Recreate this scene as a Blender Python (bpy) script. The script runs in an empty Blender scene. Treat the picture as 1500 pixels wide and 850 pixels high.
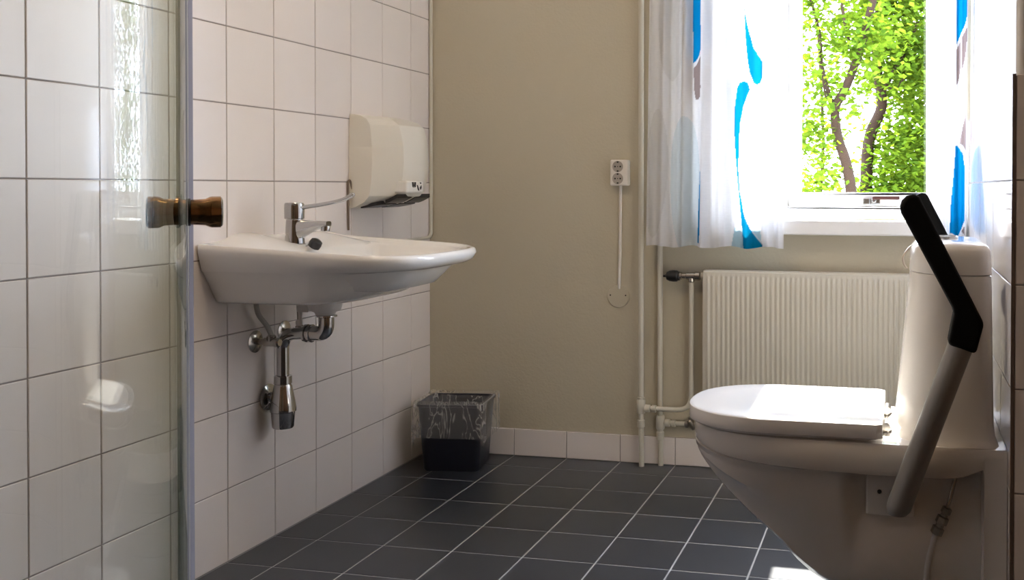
import bpy, bmesh, math, random
from mathutils import Vector, Matrix, noise
random.seed(7)
S = bpy.context.scene
COL = S.collection
PI = math.pi

# ------------------------------------------------------------------ materials
def new_mat(name):
    m = bpy.data.materials.new(name); m.use_nodes = True
    nt = m.node_tree; nt.nodes.clear()
    out = nt.nodes.new('ShaderNodeOutputMaterial')
    return m, nt, out

def pmat(name, col, rough=0.5, metal=0.0, spec=0.5, bump=0.0, bscale=80.0, var=0.0, vscale=6.0, coat=0.0, stretch=None):
    m, nt, out = new_mat(name)
    b = nt.nodes.new('ShaderNodeBsdfPrincipled')
    b.inputs['Base Color'].default_value = (*col, 1)
    b.inputs['Roughness'].default_value = rough
    b.inputs['Metallic'].default_value = metal
    b.inputs['Specular IOR Level'].default_value = spec
    b.inputs['Coat Weight'].default_value = coat
    nt.links.new(b.outputs[0], out.inputs[0])
    tc = nt.nodes.new('ShaderNodeTexCoord')
    src = tc.outputs['Object']
    if stretch:
        mp = nt.nodes.new('ShaderNodeMapping'); mp.inputs['Scale'].default_value = stretch
        nt.links.new(src, mp.inputs[0]); src = mp.outputs[0]
    if var > 0:
        n = nt.nodes.new('ShaderNodeTexNoise'); n.inputs['Scale'].default_value = vscale; n.inputs['Detail'].default_value = 5
        nt.links.new(src, n.inputs['Vector'])
        mx = nt.nodes.new('ShaderNodeMix'); mx.data_type = 'RGBA'
        mx.inputs[6].default_value = (*[c * (1 - var) for c in col], 1)
        mx.inputs[7].default_value = (*[min(1, c * (1 + var)) for c in col], 1)
        nt.links.new(n.outputs['Fac'], mx.inputs[0]); nt.links.new(mx.outputs[2], b.inputs['Base Color'])
    if bump > 0:
        n2 = nt.nodes.new('ShaderNodeTexNoise'); n2.inputs['Scale'].default_value = bscale; n2.inputs['Detail'].default_value = 4
        nt.links.new(src, n2.inputs['Vector'])
        bp = nt.nodes.new('ShaderNodeBump'); bp.inputs['Strength'].default_value = bump; bp.inputs['Distance'].default_value = 0.004
        nt.links.new(n2.outputs['Fac'], bp.inputs['Height']); nt.links.new(bp.outputs[0], b.inputs['Normal'])
    return m

def glass_mat(name, tint=(0.93, 0.97, 0.95), f0=0.04, rough=0.0, gain=1.0):
    """thin architectural glass: tinted straight-through transmission plus Schlick reflection (same from both sides)"""
    m, nt, out = new_mat(name)
    N = nt.nodes.new
    g = N('ShaderNodeNewGeometry')
    d = N('ShaderNodeVectorMath'); d.operation = 'DOT_PRODUCT'
    nt.links.new(g.outputs['Normal'], d.inputs[0]); nt.links.new(g.outputs['Incoming'], d.inputs[1])
    a = N('ShaderNodeMath'); a.operation = 'ABSOLUTE'; nt.links.new(d.outputs['Value'], a.inputs[0])
    o = N('ShaderNodeMath'); o.operation = 'SUBTRACT'; o.inputs[0].default_value = 1; nt.links.new(a.outputs[0], o.inputs[1])
    p = N('ShaderNodeMath'); p.operation = 'POWER'; p.inputs[1].default_value = 5; nt.links.new(o.outputs[0], p.inputs[0])
    ma = N('ShaderNodeMath'); ma.operation = 'MULTIPLY_ADD'; ma.inputs[1].default_value = (1 - f0) * gain; ma.inputs[2].default_value = f0 * gain
    nt.links.new(p.outputs[0], ma.inputs[0])
    t = N('ShaderNodeBsdfTransparent')
    p2 = N('ShaderNodeMath'); p2.operation = 'POWER'; p2.inputs[1].default_value = 3; nt.links.new(o.outputs[0], p2.inputs[0])
    tm = N('ShaderNodeMix'); tm.data_type = 'RGBA'; tm.inputs[6].default_value = (*tint, 1); tm.inputs[7].default_value = (*[c ** 9 for c in tint], 1)   # longer path at a slant
    nt.links.new(p2.outputs[0], tm.inputs[0]); nt.links.new(tm.outputs[2], t.inputs[0])
    gl = N('ShaderNodeBsdfGlossy'); gl.inputs['Roughness'].default_value = rough
    mx = N('ShaderNodeMixShader'); nt.links.new(ma.outputs[0], mx.inputs[0])
    nt.links.new(t.outputs[0], mx.inputs[1]); nt.links.new(gl.outputs[0], mx.inputs[2])
    nt.links.new(mx.outputs[0], out.inputs[0])
    return m

def leaf_mat(name, col, tr):
    m, nt, out = new_mat(name)
    N = nt.nodes.new
    oi = N('ShaderNodeNewGeometry')
    def ramp(c):
        mx = N('ShaderNodeMix'); mx.data_type = 'RGBA'
        mx.inputs[6].default_value = (c[0] * 0.55, c[1] * 0.6, c[2] * 0.6, 1)
        mx.inputs[7].default_value = (c[0] * 1.5, c[1] * 1.35, c[2] * 1.3, 1)
        nt.links.new(oi.outputs['Random Per Island'], mx.inputs[0]); return mx.outputs[2]
    d = N('ShaderNodeBsdfDiffuse'); nt.links.new(ramp(col), d.inputs[0])
    t = N('ShaderNodeBsdfTranslucent'); nt.links.new(ramp(tr), t.inputs[0])
    mx = N('ShaderNodeMixShader'); mx.inputs[0].default_value = 0.5
    nt.links.new(d.outputs[0], mx.inputs[1]); nt.links.new(t.outputs[0], mx.inputs[2]); nt.links.new(mx.outputs[0], out.inputs[0])
    return m

def cloth_mat(name):
    m, nt, out = new_mat(name)
    N = nt.nodes.new
    at = N('ShaderNodeAttribute'); at.attribute_name = 'print'
    tc = N('ShaderNodeTexCoord')
    mp = N('ShaderNodeMapping'); mp.inputs['Scale'].default_value = (25, 25, 900)
    nt.links.new(tc.outputs['Object'], mp.inputs[0])
    n = N('ShaderNodeTexNoise'); n.inputs['Scale'].default_value = 1.0; n.inputs['Detail'].default_value = 2
    nt.links.new(mp.outputs[0], n.inputs['Vector'])
    ml = N('ShaderNodeMapRange'); ml.inputs[3].default_value = 0.9; ml.inputs[4].default_value = 1.06
    nt.links.new(n.outputs['Fac'], ml.inputs[0])
    vm = N('ShaderNodeVectorMath'); vm.operation = 'SCALE'
    nt.links.new(at.outputs['Color'], vm.inputs[0]); nt.links.new(ml.outputs[0], vm.inputs['Scale'])
    d = N('ShaderNodeBsdfDiffuse'); nt.links.new(vm.outputs[0], d.inputs[0])
    t = N('ShaderNodeBsdfTranslucent'); nt.links.new(vm.outputs[0], t.inputs[0])
    mx = N('ShaderNodeMixShader'); mx.inputs[0].default_value = 0.34
    nt.links.new(d.outputs[0], mx.inputs[1]); nt.links.new(t.outputs[0], mx.inputs[2])
    tr = N('ShaderNodeBsdfTransparent')
    m2 = N('ShaderNodeMixShader'); m2.inputs[0].default_value = 0.0
    nt.links.new(mx.outputs[0], m2.inputs[1]); nt.links.new(tr.outputs[0], m2.inputs[2])
    nt.links.new(m2.outputs[0], out.inputs[0])
    return m

def film_mat(name):
    """thin clear plastic bag: mostly see-through, milky where it creases"""
    m, nt, out = new_mat(name)
    N = nt.nodes.new
    tc = N('ShaderNodeTexCoord')
    mp = N('ShaderNodeMapping'); mp.inputs['Scale'].default_value = (1, 1, 0.35)
    nt.links.new(tc.outputs['Object'], mp.inputs[0])
    w = N('ShaderNodeTexNoise'); w.inputs['Scale'].default_value = 16; w.inputs['Detail'].default_value = 3; w.inputs['Distortion'].default_value = 1.5
    nt.links.new(mp.outputs[0], w.inputs['Vector'])
    s = N('ShaderNodeMath'); s.operation = 'SUBTRACT'; s.inputs[1].default_value = 0.5; nt.links.new(w.outputs['Fac'], s.inputs[0])
    ab = N('ShaderNodeMath'); ab.operation = 'ABSOLUTE'; nt.links.new(s.outputs[0], ab.inputs[0])
    mr = N('ShaderNodeMapRange'); mr.inputs[1].default_value = 0.0; mr.inputs[2].default_value = 0.035; mr.inputs[3].default_value = 0.42; mr.inputs[4].default_value = 0.13
    nt.links.new(ab.outputs[0], mr.inputs[0])
    tr = N('ShaderNodeBsdfTransparent')
    b = N('ShaderNodeBsdfPrincipled'); b.inputs['Base Color'].default_value = (0.75, 0.74, 0.72, 1); b.inputs['Roughness'].default_value = 0.25
    mx = N('ShaderNodeMixShader'); nt.links.new(mr.outputs[0], mx.inputs[0])
    nt.links.new(tr.outputs[0], mx.inputs[1]); nt.links.new(b.outputs[0], mx.inputs[2]); nt.links.new(mx.outputs[0], out.inputs[0])
    return m

def tile_mat(name, col, rough, var):
    """glazed tile: one tone per tile (mesh island) with a faint mottling"""
    m, nt, out = new_mat(name)
    N = nt.nodes.new
    g = N('ShaderNodeNewGeometry'); tc = N('ShaderNodeTexCoord')
    n = N('ShaderNodeTexNoise'); n.inputs['Scale'].default_value = 9; n.inputs['Detail'].default_value = 6
    nt.links.new(tc.outputs['Object'], n.inputs['Vector'])
    ad = N('ShaderNodeMath'); ad.operation = 'ADD'; nt.links.new(g.outputs['Random Per Island'], ad.inputs[0]); nt.links.new(n.outputs['Fac'], ad.inputs[1])
    mr = N('ShaderNodeMapRange'); mr.inputs[1].default_value = 0.2; mr.inputs[2].default_value = 1.8
    nt.links.new(ad.outputs[0], mr.inputs[0])
    mx = N('ShaderNodeMix'); mx.data_type = 'RGBA'
    mx.inputs[6].default_value = (*[c * (1 - var) for c in col], 1); mx.inputs[7].default_value = (*[min(1, c * (1 + var)) for c in col], 1)
    nt.links.new(mr.outputs[0], mx.inputs[0])
    b = N('ShaderNodeBsdfPrincipled'); b.inputs['Roughness'].default_value = rough
    nt.links.new(mx.outputs[2], b.inputs['Base Color']); nt.links.new(b.outputs[0], out.inputs[0])
    return m

M = {}
M['tile'] = tile_mat('white glazed wall tile', (0.82, 0.765, 0.735), 0.34, 0.03)
M['tile_gloss'] = tile_mat('white gloss wall tile', (0.82, 0.765, 0.745), 0.05, 0.02)
M['grout'] = pmat('wall grout', (0.36, 0.32, 0.30), 0.9, bump=0.2, bscale=300)
M['floor'] = tile_mat('dark grey floor tile', (0.032, 0.037, 0.048), 0.30, 0.12)
M['floor_grout'] = pmat('floor grout', (0.42, 0.42, 0.42), 0.85, bump=0.2, bscale=300)
M['paint'] = pmat('beige wall paint', (0.54, 0.49, 0.375), 0.6, bump=0.25, bscale=120, var=0.015, vscale=3)
M['paint_white'] = pmat('white wall paint', (0.84, 0.83, 0.81), 0.6, bump=0.1, bscale=90)
M['paint_back'] = pmat('tan wall paint', (0.40, 0.27, 0.17), 0.6, bump=0.2, bscale=120)
M['pipe'] = pmat('cream pipe enamel', (0.62, 0.59, 0.50), 0.35, var=0.03)
M['radiator'] = pmat('cream radiator enamel', (0.62, 0.585, 0.50), 0.35)
M['porcelain'] = pmat('white porcelain', (0.83, 0.82, 0.80), 0.07, coat=0.3, var=0.01)
M['porcelain_toilet'] = pmat('white toilet porcelain', (0.80, 0.765, 0.72), 0.1, coat=0.2, var=0.01)
M['seat'] = pmat('white seat plastic', (0.82, 0.81, 0.80), 0.15)
M['chrome'] = pmat('chrome', (0.52, 0.515, 0.51), 0.08, metal=1.0)
M['chrome_dull'] = pmat('dull chrome', (0.50, 0.47, 0.43), 0.22, metal=1.0, var=0.15, vscale=60)
M['nickel'] = pmat('tarnished nickel', (0.35, 0.32, 0.28), 0.3, metal=1.0, var=0.3, vscale=120)
M['black'] = pmat('black foam rubber', (0.006, 0.006, 0.006), 0.75, spec=0.15, bump=0.1, bscale=300)
M['black_plastic'] = pmat('black plastic', (0.012, 0.012, 0.013), 0.35)
M['steel'] = pmat('grey powder coated tube', (0.30, 0.29, 0.28), 0.38, metal=0.3)
M['dryer'] = pmat('ivory dryer enamel', (0.76, 0.73, 0.65), 0.3, var=0.01)
M['dryer_panel'] = pmat('pale sensor panel', (0.86, 0.84, 0.78), 0.35)
M['plastic_white'] = pmat('white plastic', (0.80, 0.76, 0.70), 0.35)
M['plastic_grey'] = pmat('pale grey plastic', (0.72, 0.69, 0.66), 0.4)
M['hose'] = pmat('braided hose', (0.42, 0.40, 0.37), 0.4, metal=0.6, bump=0.6, bscale=500)
M['dark_hole'] = pmat('dark socket plastic', (0.02, 0.018, 0.015), 0.6)
M['bin'] = pmat('dark navy bin plastic', (0.018, 0.020, 0.032), 0.4)
def seal_mat(name, col):
    m, nt, out = new_mat(name)
    d = nt.nodes.new('ShaderNodeBsdfPrincipled'); d.inputs['Base Color'].default_value = (*col, 1); d.inputs['Roughness'].default_value = 0.3
    t = nt.nodes.new('ShaderNodeBsdfTranslucent'); t.inputs[0].default_value = (*col, 1)
    tr = nt.nodes.new('ShaderNodeBsdfTransparent'); tr.inputs[0].default_value = (*col, 1)
    a = nt.nodes.new('ShaderNodeMixShader'); a.inputs[0].default_value = 0.5; b = nt.nodes.new('ShaderNodeMixShader'); b.inputs[0].default_value = 0.45
    nt.links.new(d.outputs[0], a.inputs[1]); nt.links.new(t.outputs[0], a.inputs[2])
    nt.links.new(a.outputs[0], b.inputs[1]); nt.links.new(tr.outputs[0], b.inputs[2]); nt.links.new(b.outputs[0], out.inputs[0])
    return m
M['film'] = film_mat('clear bin bag film')
M['glass'] = glass_mat('shower glass', (0.970, 0.980, 0.966), gain=1.0)
M['pane'] = glass_mat('window glass', (0.98, 0.99, 0.985))
M['seal'] = seal_mat('translucent grey seal', (0.74, 0.75, 0.84))
M['seal_pale'] = seal_mat('pale clear seal', (0.86, 0.88, 0.86))
M['glass_edge'] = seal_mat('grey green seal fin', (0.55, 0.57, 0.48))
M['bronze'] = pmat('dark bronze knob', (0.34, 0.19, 0.085), 0.16, metal=1.0)
M['aluminium'] = pmat('aluminium rail', (0.6, 0.6, 0.6), 0.3, metal=1.0)
M['frame'] = pmat('white window paint', (0.85, 0.84, 0.82), 0.4)
M['brown_lever'] = pmat('brown plastic lever', (0.09, 0.03, 0.025), 0.4)
M['cloth'] = cloth_mat('printed voile')
M['bark'] = pmat('bark', (0.020, 0.011, 0.006), 0.9, spec=0.1, bump=0.8, bscale=40, var=0.35, vscale=12)
M['leaf'] = leaf_mat('green leaf', (0.050, 0.098, 0.010), (0.125, 0.185, 0.008))
M['leaf_dark'] = leaf_mat('deep green leaf', (0.030, 0.066, 0.010), (0.06, 0.11, 0.008))
M['gravel'] = pmat('pale gravel', (0.36, 0.32, 0.28), 0.9, var=0.3, vscale=30)
M['lamp'], nt_, out_ = new_mat('opal lamp')
em_ = nt_.nodes.new('ShaderNodeEmission'); em_.inputs[0].default_value = (1.0, 0.78, 0.54, 1); em_.inputs[1].default_value = 4.6
nt_.links.new(em_.outputs[0], out_.inputs[0])

# ------------------------------------------------------------------ mesh helpers
class MB:
    def __init__(s): s.bm = bmesh.new()
    def v(s, p): return s.bm.verts.new(p)
    def face(s, vs, mi=0):
        try: f = s.bm.faces.new(vs)
        except ValueError: return None
        f.material_index = mi; return f
    def box(s, x0, x1, y0, y1, z0, z1, mi=0, mtx=None):
        c = [Vector((x, y, z)) for x in (x0, x1) for y in (y0, y1) for z in (z0, z1)]
        if mtx: c = [mtx @ p for p in c]
        v = [s.v(p) for p in c]
        for q in ((0, 1, 3, 2), (4, 6, 7, 5), (0, 4, 5, 1), (2, 3, 7, 6), (0, 2, 6, 4), (1, 5, 7, 3)): s.face([v[i] for i in q], mi)
    def loft(s, rings, closed=True, cap0=True, cap1=True, mi=0):
        R = [[s.v(p) for p in r] for r in rings]
        n = len(R[0])
        for a, b in zip(R, R[1:]):
            for i in range(n if closed else n - 1):
                j = (i + 1) % n; s.face([a[i], a[j], b[j], b[i]], mi)
        if cap0: s.face(list(reversed(R[0])), mi)
        if cap1: s.face(R[-1], mi)
        return R
    def tube(s, path, r, n=12, mi=0, caps=True):
        P = [Vector(p) for p in path]; rad = r if isinstance(r, (list, tuple)) else [r] * len(P)
        rings = []; prev = None
        for i, p in enumerate(P):
            t = (P[min(i + 1, len(P) - 1)] - P[max(i - 1, 0)]).normalized()
            if prev is None:
                u = t.orthogonal().normalized()
            else:
                u = (prev - t * prev.dot(t)); u = u.normalized() if u.length > 1e-6 else t.orthogonal().normalized()
            prev = u; w = t.cross(u)
            rings.append([p + (u * math.cos(2 * PI * k / n) + w * math.sin(2 * PI * k / n)) * rad[i] for k in range(n)])
        s.loft(rings, True, caps, caps, mi)
    def lathe(s, prof, origin=(0, 0, 0), axis=(0, 0, 1), n=24, mi=0):
        """prof: (radius, height) pairs along axis"""
        a = Vector(axis).normalized(); u = a.orthogonal().normalized(); w = a.cross(u); o = Vector(origin)
        rings = [[o + a * h + (u * math.cos(2 * PI * k / n) + w * math.sin(2 * PI * k / n)) * max(r, 1e-5) for k in range(n)] for r, h in prof]
        s.loft(rings, True, True, True, mi)
    def prism(s, pts, d0, d1, fn, mi=0):
        """pts: 2-D outline, fn(u, v, d) -> 3-D point"""
        s.loft([[fn(u, v, d0) for u, v in pts], [fn(u, v, d1) for u, v in pts]], True, True, True, mi)
    def build(s, name, mats, parent=None, smooth=None, bevel=0.0, bseg=2, subsurf=0, solid=0.0):
        bm = s.bm
        bmesh.ops.remove_doubles(bm, verts=bm.verts, dist=1e-6)
        bmesh.ops.recalc_face_normals(bm, faces=bm.faces)
        me = bpy.data.meshes.new(name); bm.to_mesh(me); bm.free()
        o = bpy.data.objects.new(name, me); COL.objects.link(o)
        for m in (mats if isinstance(mats, (list, tuple)) else [mats]): me.materials.append(m)
        if solid:
            md = o.modifiers.new('solid', 'SOLIDIFY'); md.thickness = solid; md.offset = 0
        if bevel:
            md = o.modifiers.new('bevel', 'BEVEL'); md.width = bevel; md.segments = bseg; md.limit_method = 'ANGLE'; md.angle_limit = math.radians(35)
        if subsurf:
            md = o.modifiers.new('sub', 'SUBSURF'); md.levels = subsurf; md.render_levels = subsurf
        if smooth is not None:
            me.polygons.foreach_set('use_smooth', [True] * len(me.polygons))
            if smooth < 180: me.set_sharp_from_angle(angle=math.radians(smooth))
        if parent is not None:
            o.parent = parent; o.matrix_parent_inverse = Matrix.Translation(parent.location).inverted()
        return o

def tag(o, label, cat, group=None, kind=None):
    o['label'] = label; o['category'] = cat
    if group: o['group'] = group
    if kind: o['kind'] = kind
    return o
def thing(name, label, cat, loc, group=None):
    o = bpy.data.objects.new(name, None); COL.objects.link(o); o.location = loc; o.empty_display_size = 0.05
    return tag(o, label, cat, group)
def struct(o):
    o['kind'] = 'structure'; return o
def smoothpath(pts, n=6):
    """Catmull-Rom through pts"""
    P = [Vector(p) for p in pts]; out = []
    for i in range(len(P) - 1):
        p0 = P[max(i - 1, 0)]; p1 = P[i]; p2 = P[i + 1]; p3 = P[min(i + 2, len(P) - 1)]
        for k in range(n):
            t = k / n
            out.append(0.5 * ((2 * p1) + (p2 - p0) * t + (2 * p0 - 5 * p1 + 4 * p2 - p3) * t * t + (3 * p1 - p0 - 3 * p2 + p3) * t ** 3))
    out.append(P[-1]); return out
def fillet(pts, r, n=6):
    """polyline with rounded corners"""
    P = [Vector(p) for p in pts]; out = [P[0]]
    for a, b, c in zip(P, P[1:], P[2:]):
        d1 = (a - b); d2 = (c - b); rr = min(r, d1.length * 0.49, d2.length * 0.49)
        s = b + d1.normalized() * rr; e = b + d2.normalized() * rr
        for k in range(n + 1):
            t = k / n; out.append(s * (1 - t) ** 2 + b * 2 * t * (1 - t) + e * t * t)
    out.append(P[-1]); return out
def interp(tab, x):
    """piecewise smooth table lookup; tab rows (x, a, b, ...)"""
    if x <= tab[0][0]: return list(tab[0][1:])
    for i in range(len(tab) - 1):
        a, b = tab[i], tab[i + 1]
        if x <= b[0]:
            p = tab[max(i - 1, 0)]; q = tab[min(i + 2, len(tab) - 1)]
            h = b[0] - a[0]; t = (x - a[0]) / h; res = []
            for k in range(1, len(a)):
                m1 = (b[k] - p[k]) / (b[0] - p[0]) * h if b[0] != p[0] else 0
                m2 = (q[k] - a[k]) / (q[0] - a[0]) * h if q[0] != a[0] else 0
                res.append((2 * t ** 3 - 3 * t ** 2 + 1) * a[k] + (t ** 3 - 2 * t ** 2 + t) * m1 + (-2 * t ** 3 + 3 * t ** 2) * b[k] + (t ** 3 - t ** 2) * m2)
            return res
    return list(tab[-1][1:])

# ------------------------------------------------------------------ the room
YF = 1.1376      # far wall
XR = 1.912       # right wall beside the toilet
YS = -0.267      # where the right wall steps back
XS = 2.75        # right wall nearer the camera
YB = -3.15       # back wall
ZC = 2.50        # ceiling
Z0 = 0.9896      # tile row line at eye height
TG = 0.0016      # half grout

def tiles(mb, us, vs, fn, tilt=0.0, depth=0.004, half=TG, chamf=0.0012):
    """rectangular tiles between consecutive lines us, vs; fn(u, v, d) gives the point d out from the wall"""
    for u0, u1 in zip(us, us[1:]):
        for v0, v1 in zip(vs, vs[1:]):
            if u1 - u0 < 0.012 or v1 - v0 < 0.012: continue
            a, b, c, d = u0 + half, u1 - half, v0 + half, v1 - half
            uc, vc = (a + b) / 2, (c + d) / 2
            tu = random.gauss(0, tilt); tv = random.gauss(0, tilt)
            def P(u, v, dd): return mb.v(fn(u, v, dd + (u - uc) * tu + (v - vc) * tv))
            o = [P(a, c, 0), P(b, c, 0), P(b, d, 0), P(a, d, 0)]
            m = [P(a, c, depth - chamf), P(b, c, depth - chamf), P(b, d, depth - chamf), P(a, d, depth - chamf)]
            i = [P(a + chamf, c + chamf, depth), P(b - chamf, c + chamf, depth), P(b - chamf, d - chamf, depth), P(a + chamf, d - chamf, depth)]
            for q in range(4):
                r = (q + 1) % 4
                mb.face([o[q], o[r], m[r], m[q]], 0); mb.face([m[q], m[r], i[r], i[q]], 0)
            mb.face(i, 0)

rows = sorted([0.0] + [Z0 - 0.2 * j for j in range(-8, 5)] + [ZC])
rows = [z for z in rows if z <= ZC]
cfix = {-3: -0.5945, -2: -0.409, 0: 0.007, 1: 0.205, 2: 0.404, 4: 0.795, 5: 0.992}
cols = [YB] + [cfix.get(i, 0.2 * i) for i in range(-15, 6)] + [YF]

mb = MB(); tiles(mb, cols, rows, lambda u, v, d: (-0.004 + d, u, v), tilt=0.0012)
mb.box(-0.12, -0.0024, YB, YF + 0.2, 0, ZC, 1)
struct(mb.build('wall_left', [M['tile'], M['grout']]))

fx = [0.0] + [0.133 + 0.2 * n for n in range(0, 14)]
fx = [x for x in fx if x < XS] + [XS]
fy = [YB] + [0.2 * i for i in range(-15, 6)] + [YF]
mb = MB(); tiles(mb, fx, fy, lambda u, v, d: (u, v, -0.003 + d), tilt=0.0008, depth=0.003, half=0.0022, chamf=0.001)
mb.box(-0.12, XS + 0.1, YB - 0.1, YF + 0.1, -0.1, -0.0010, 1)
struct(mb.build('floor', [M['floor'], M['floor_grout']]))

# far wall with the window opening
WX0, WX1, WZ0, WZ1 = 1.075, 1.885, 0.818, 2.32
mb = MB()
mb.box(-0.12, WX0, YF, YF + 0.30, 0, ZC); mb.box(WX1, XR + 0.2, YF, YF + 0.30, 0, ZC)
mb.box(WX0, WX1, YF, YF + 0.30, 0, WZ0); mb.box(WX0, WX1, YF, YF + 0.30, WZ1, ZC)
struct(mb.build('wall_far', M['paint']))

# tiled skirting along the far wall
mb = MB(); tiles(mb, fx[:10] + [XR], [0.0, 0.0985], lambda u, v, d: (u, YF - d, v), depth=0.009, half=0.0016)
mb.box(0.0, XR, YF - 0.0065, YF, 0, 0.097, 1)
struct(mb.build('baseboard_far', [M['tile'], M['grout']]))

# right wall: gloss tiles up to 1.19, painted plaster above and a little set back
rrows = [z for z in rows if z < 1.1] + [1.193]
rcols = [YS + 0.2 * k for k in range(0, 8)]
rcols = [y for y in rcols if y < YF - 0.02] + [YF]
mb = MB(); tiles(mb, rcols, rrows, lambda u, v, d: (XR + 0.004 - d, u, v), tilt=0.0035)
mb.box(XR + 0.0024, XR + 0.14, YS + 0.003, YF, 0, 1.19, 1)
mb.box(XR + 0.012, XR + 0.14, YS + 0.012, YF, 1.19, ZC, 2)
struct(mb.build('wall_right', [M['tile_gloss'], M['grout'], M['paint_white']]))
nx = [XR + 0.0055] + [XR + 0.004 + 0.2 * k for k in range(1, 5)] + [XS]
mb = MB(); tiles(mb, nx, rrows, lambda u, v, d: (u, YS + 0.002 - d, v), tilt=0.0012)
mb.box(XR + 0.004, XS, YS + 0.0005, YS + 0.1, 0, 1.19, 1)
mb.box(XR + 0.02, XS, YS + 0.012, YS + 0.1, 1.19, ZC, 2)
struct(mb.build('wall_front', [M['tile'], M['grout'], M['paint_white']]))
# rounded white corner bead above the tiles
mb = MB()
mb.tube([(XR + 0.021, YS + 0.021, 1.187), (XR + 0.021, YS + 0.021, 1.2), (XR + 0.021, YS + 0.021, ZC)], [0.012, 0.014, 0.014], 20)
struct(mb.build('trim_1', M['paint_white'], smooth=60))
# tile edge strip on the corner
mb = MB(); mb.box(XR - 0.0006, XR + 0.006, YS - 0.0025, YS + 0.004, 0, 1.193)
struct(mb.build('trim_2', pmat('dark corner strip', (0.16, 0.12, 0.10), 0.4)))

mb = MB(); mb.box(XS, XS + 0.1, YB, YS + 0.1, 0, ZC)
struct(mb.build('wall_side', M['paint_back']))
mb = MB(); mb.box(-0.12, XS + 0.1, YB - 0.1, YB, 0, ZC)
struct(mb.build('wall_back', M['paint_back']))
mb = MB(); mb.box(-0.12, XS + 0.1, YB - 0.1, YF + 0.3, ZC, ZC + 0.1)
struct(mb.build('ceiling', M['paint_white']))

# ------------------------------------------------------------------ window
win = bpy.data.objects.new('window_1', None); COL.objects.link(win); win.location = (1.46, 1.22, 0.866); struct(win)
win['label'] = 'white painted casement window above the radiator, trees outside'
WY0, WY1 = 1.19, 1.26
mb = MB()
mb.box(WX0, WX1, WY0, WY1, 0.868, 0.905); mb.box(WX0, WX1, WY0, WY1, WZ1 - 0.04, WZ1)
mb.box(WX0, WX0 + 0.035, WY0, WY1, 0.905, WZ1 - 0.04); mb.box(WX1 - 0.035, WX1, WY0, WY1, 0.905, WZ1 - 0.04)
mb.build('window_frame', M['frame'], win, bevel=0.003)
mb = MB(); mb.box(1.285, 1.318, WY0 - 0.002, WY1, 0.905, WZ1 - 0.04); mb.box(WX0, WX1, 1.203, 1.24, 2.018, 2.036)
mb.build('mullion', M['frame'], win, bevel=0.003)
for (a, b) in ((WX0 + 0.037, 1.283), (1.320, WX1 - 0.037)):
    mb = MB(); z0, z1, w = 0.908, WZ1 - 0.042, 0.042
    mb.box(a, b, 1.200, 1.245, z0, z0 + 0.046); mb.box(a, b, 1.200, 1.245, z1 - w, z1)
    mb.box(a, a + w, 1.200, 1.245, z0 + 0.046, z1 - w); mb.box(b - w, b, 1.200, 1.245, z0 + 0.046, z1 - w)
    s_ = mb.build('sash', M['frame'], win, bevel=0.004)
    mb = MB(); mb.box(a + w - 0.004, b - w + 0.004, 1.222, 1.226, z0 + 0.042, z1 - w + 0.004)
    mb.build('pane', M['pane'], s_)
mb = MB(); mb.box(0.955, XR - 0.006, 1.066, 1.192, 0.816, 0.866)
mb.build('windowsill', M['frame'], win, bevel=0.006, bseg=3)
# latch: chrome plate, pivot and a brown lever
lt = MB(); lt.box(1.577, 1.598, 1.186, 1.200, 0.918, 0.938); lt.box(1.600, 1.634, 1.190, 1.200, 0.920, 0.938)
lt.lathe([(0.009, 0), (0.009, 0.014), (0.006, 0.017)], (1.612, 1.198, 0.930), (0, -1, 0), 16)
lat = lt.build('latch', M['chrome_dull'], win, bevel=0.002)
lv = MB(); lv.loft([[(x, 1.176 + dy * h, 0.9405 + dz * h) for dy, dz in ((-1, -.9), (1, -.9), (1, .9), (-1, .9))] for x, h in ((1.608, .0045), (1.618, .0065), (1.66, .0065), (1.692, .0072), (1.698, .006))])
lv.tube([(1.612, 1.190, 0.932), (1.612, 1.176, 0.938)], 0.005, 10)
lv.build('latch_lever', M['brown_lever'], win, bevel=0.0015, smooth=50)

# ------------------------------------------------------------------ washbasin
BW = 0.552; BY = 0.175; BH = 0.287
def basin_outline(n=72):
    pts = []
    for k in range(n):
        t = 2 * PI * k / n
        c, s = math.cos(t), math.sin(t)
        e = 3.5
        r = (abs(c) ** e + abs(s) ** e) ** (-1 / e)
        x, y = r * c, r * s                       # squircle -1..1
        if x < 0:
            r = (abs(c) ** 60 + abs(s) ** 60) ** (-1 / 60); x, y = r * c, r * s
        pts.append(((x + 1) / 2, y))
    return pts
OUT = basin_outline()
def rimz(x, y=0):
    b = 0.016 * max(0, 1 - x / 0.11) ** 1.5 if x < 0.11 else 0
    k = min(1, max(0, (y - (-0.06)) / 0.09))
    p = 0.011 * math.exp(-((y - 0.075) / 0.06) ** 4) * max(0, 1 - x / 0.10)
    return 0.832 - 0.050 * x + 0.6 * b * k * k * (3 - 2 * k) + p
def bring(sx, sy, dz=None, z=None, x0=0.0, cx=0.0, taper=0.0):
    r = []
    for u, w in OUT:
        x = x0 + u * BW * sx; y = BY + w * BH * sy * (1 - taper * u)
        zz = rimz(x, y) + (dz if sx > 0.95 else dz * min(1, x / 0.04)) if z is None else z
        r.append((x, y, zz))
    return r
bs = thing('washbasin', 'white porcelain washbasin with rounded front, wall-hung on the tiles', 'washbasin', (0, BY, 0.68))
mb = MB()
BSEC = [(0.0, 0.56, 0.68, 0.676), (0.10, 0.63, 0.745, 0.682), (0.3, 0.70, 0.805, 0.706), (0.5, 0.76, 0.868, 0.735), (0.7, 0.835, 0.922, 0.757), (0.85, 0.90, 0.945, 0.764)]
rings = []
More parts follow.
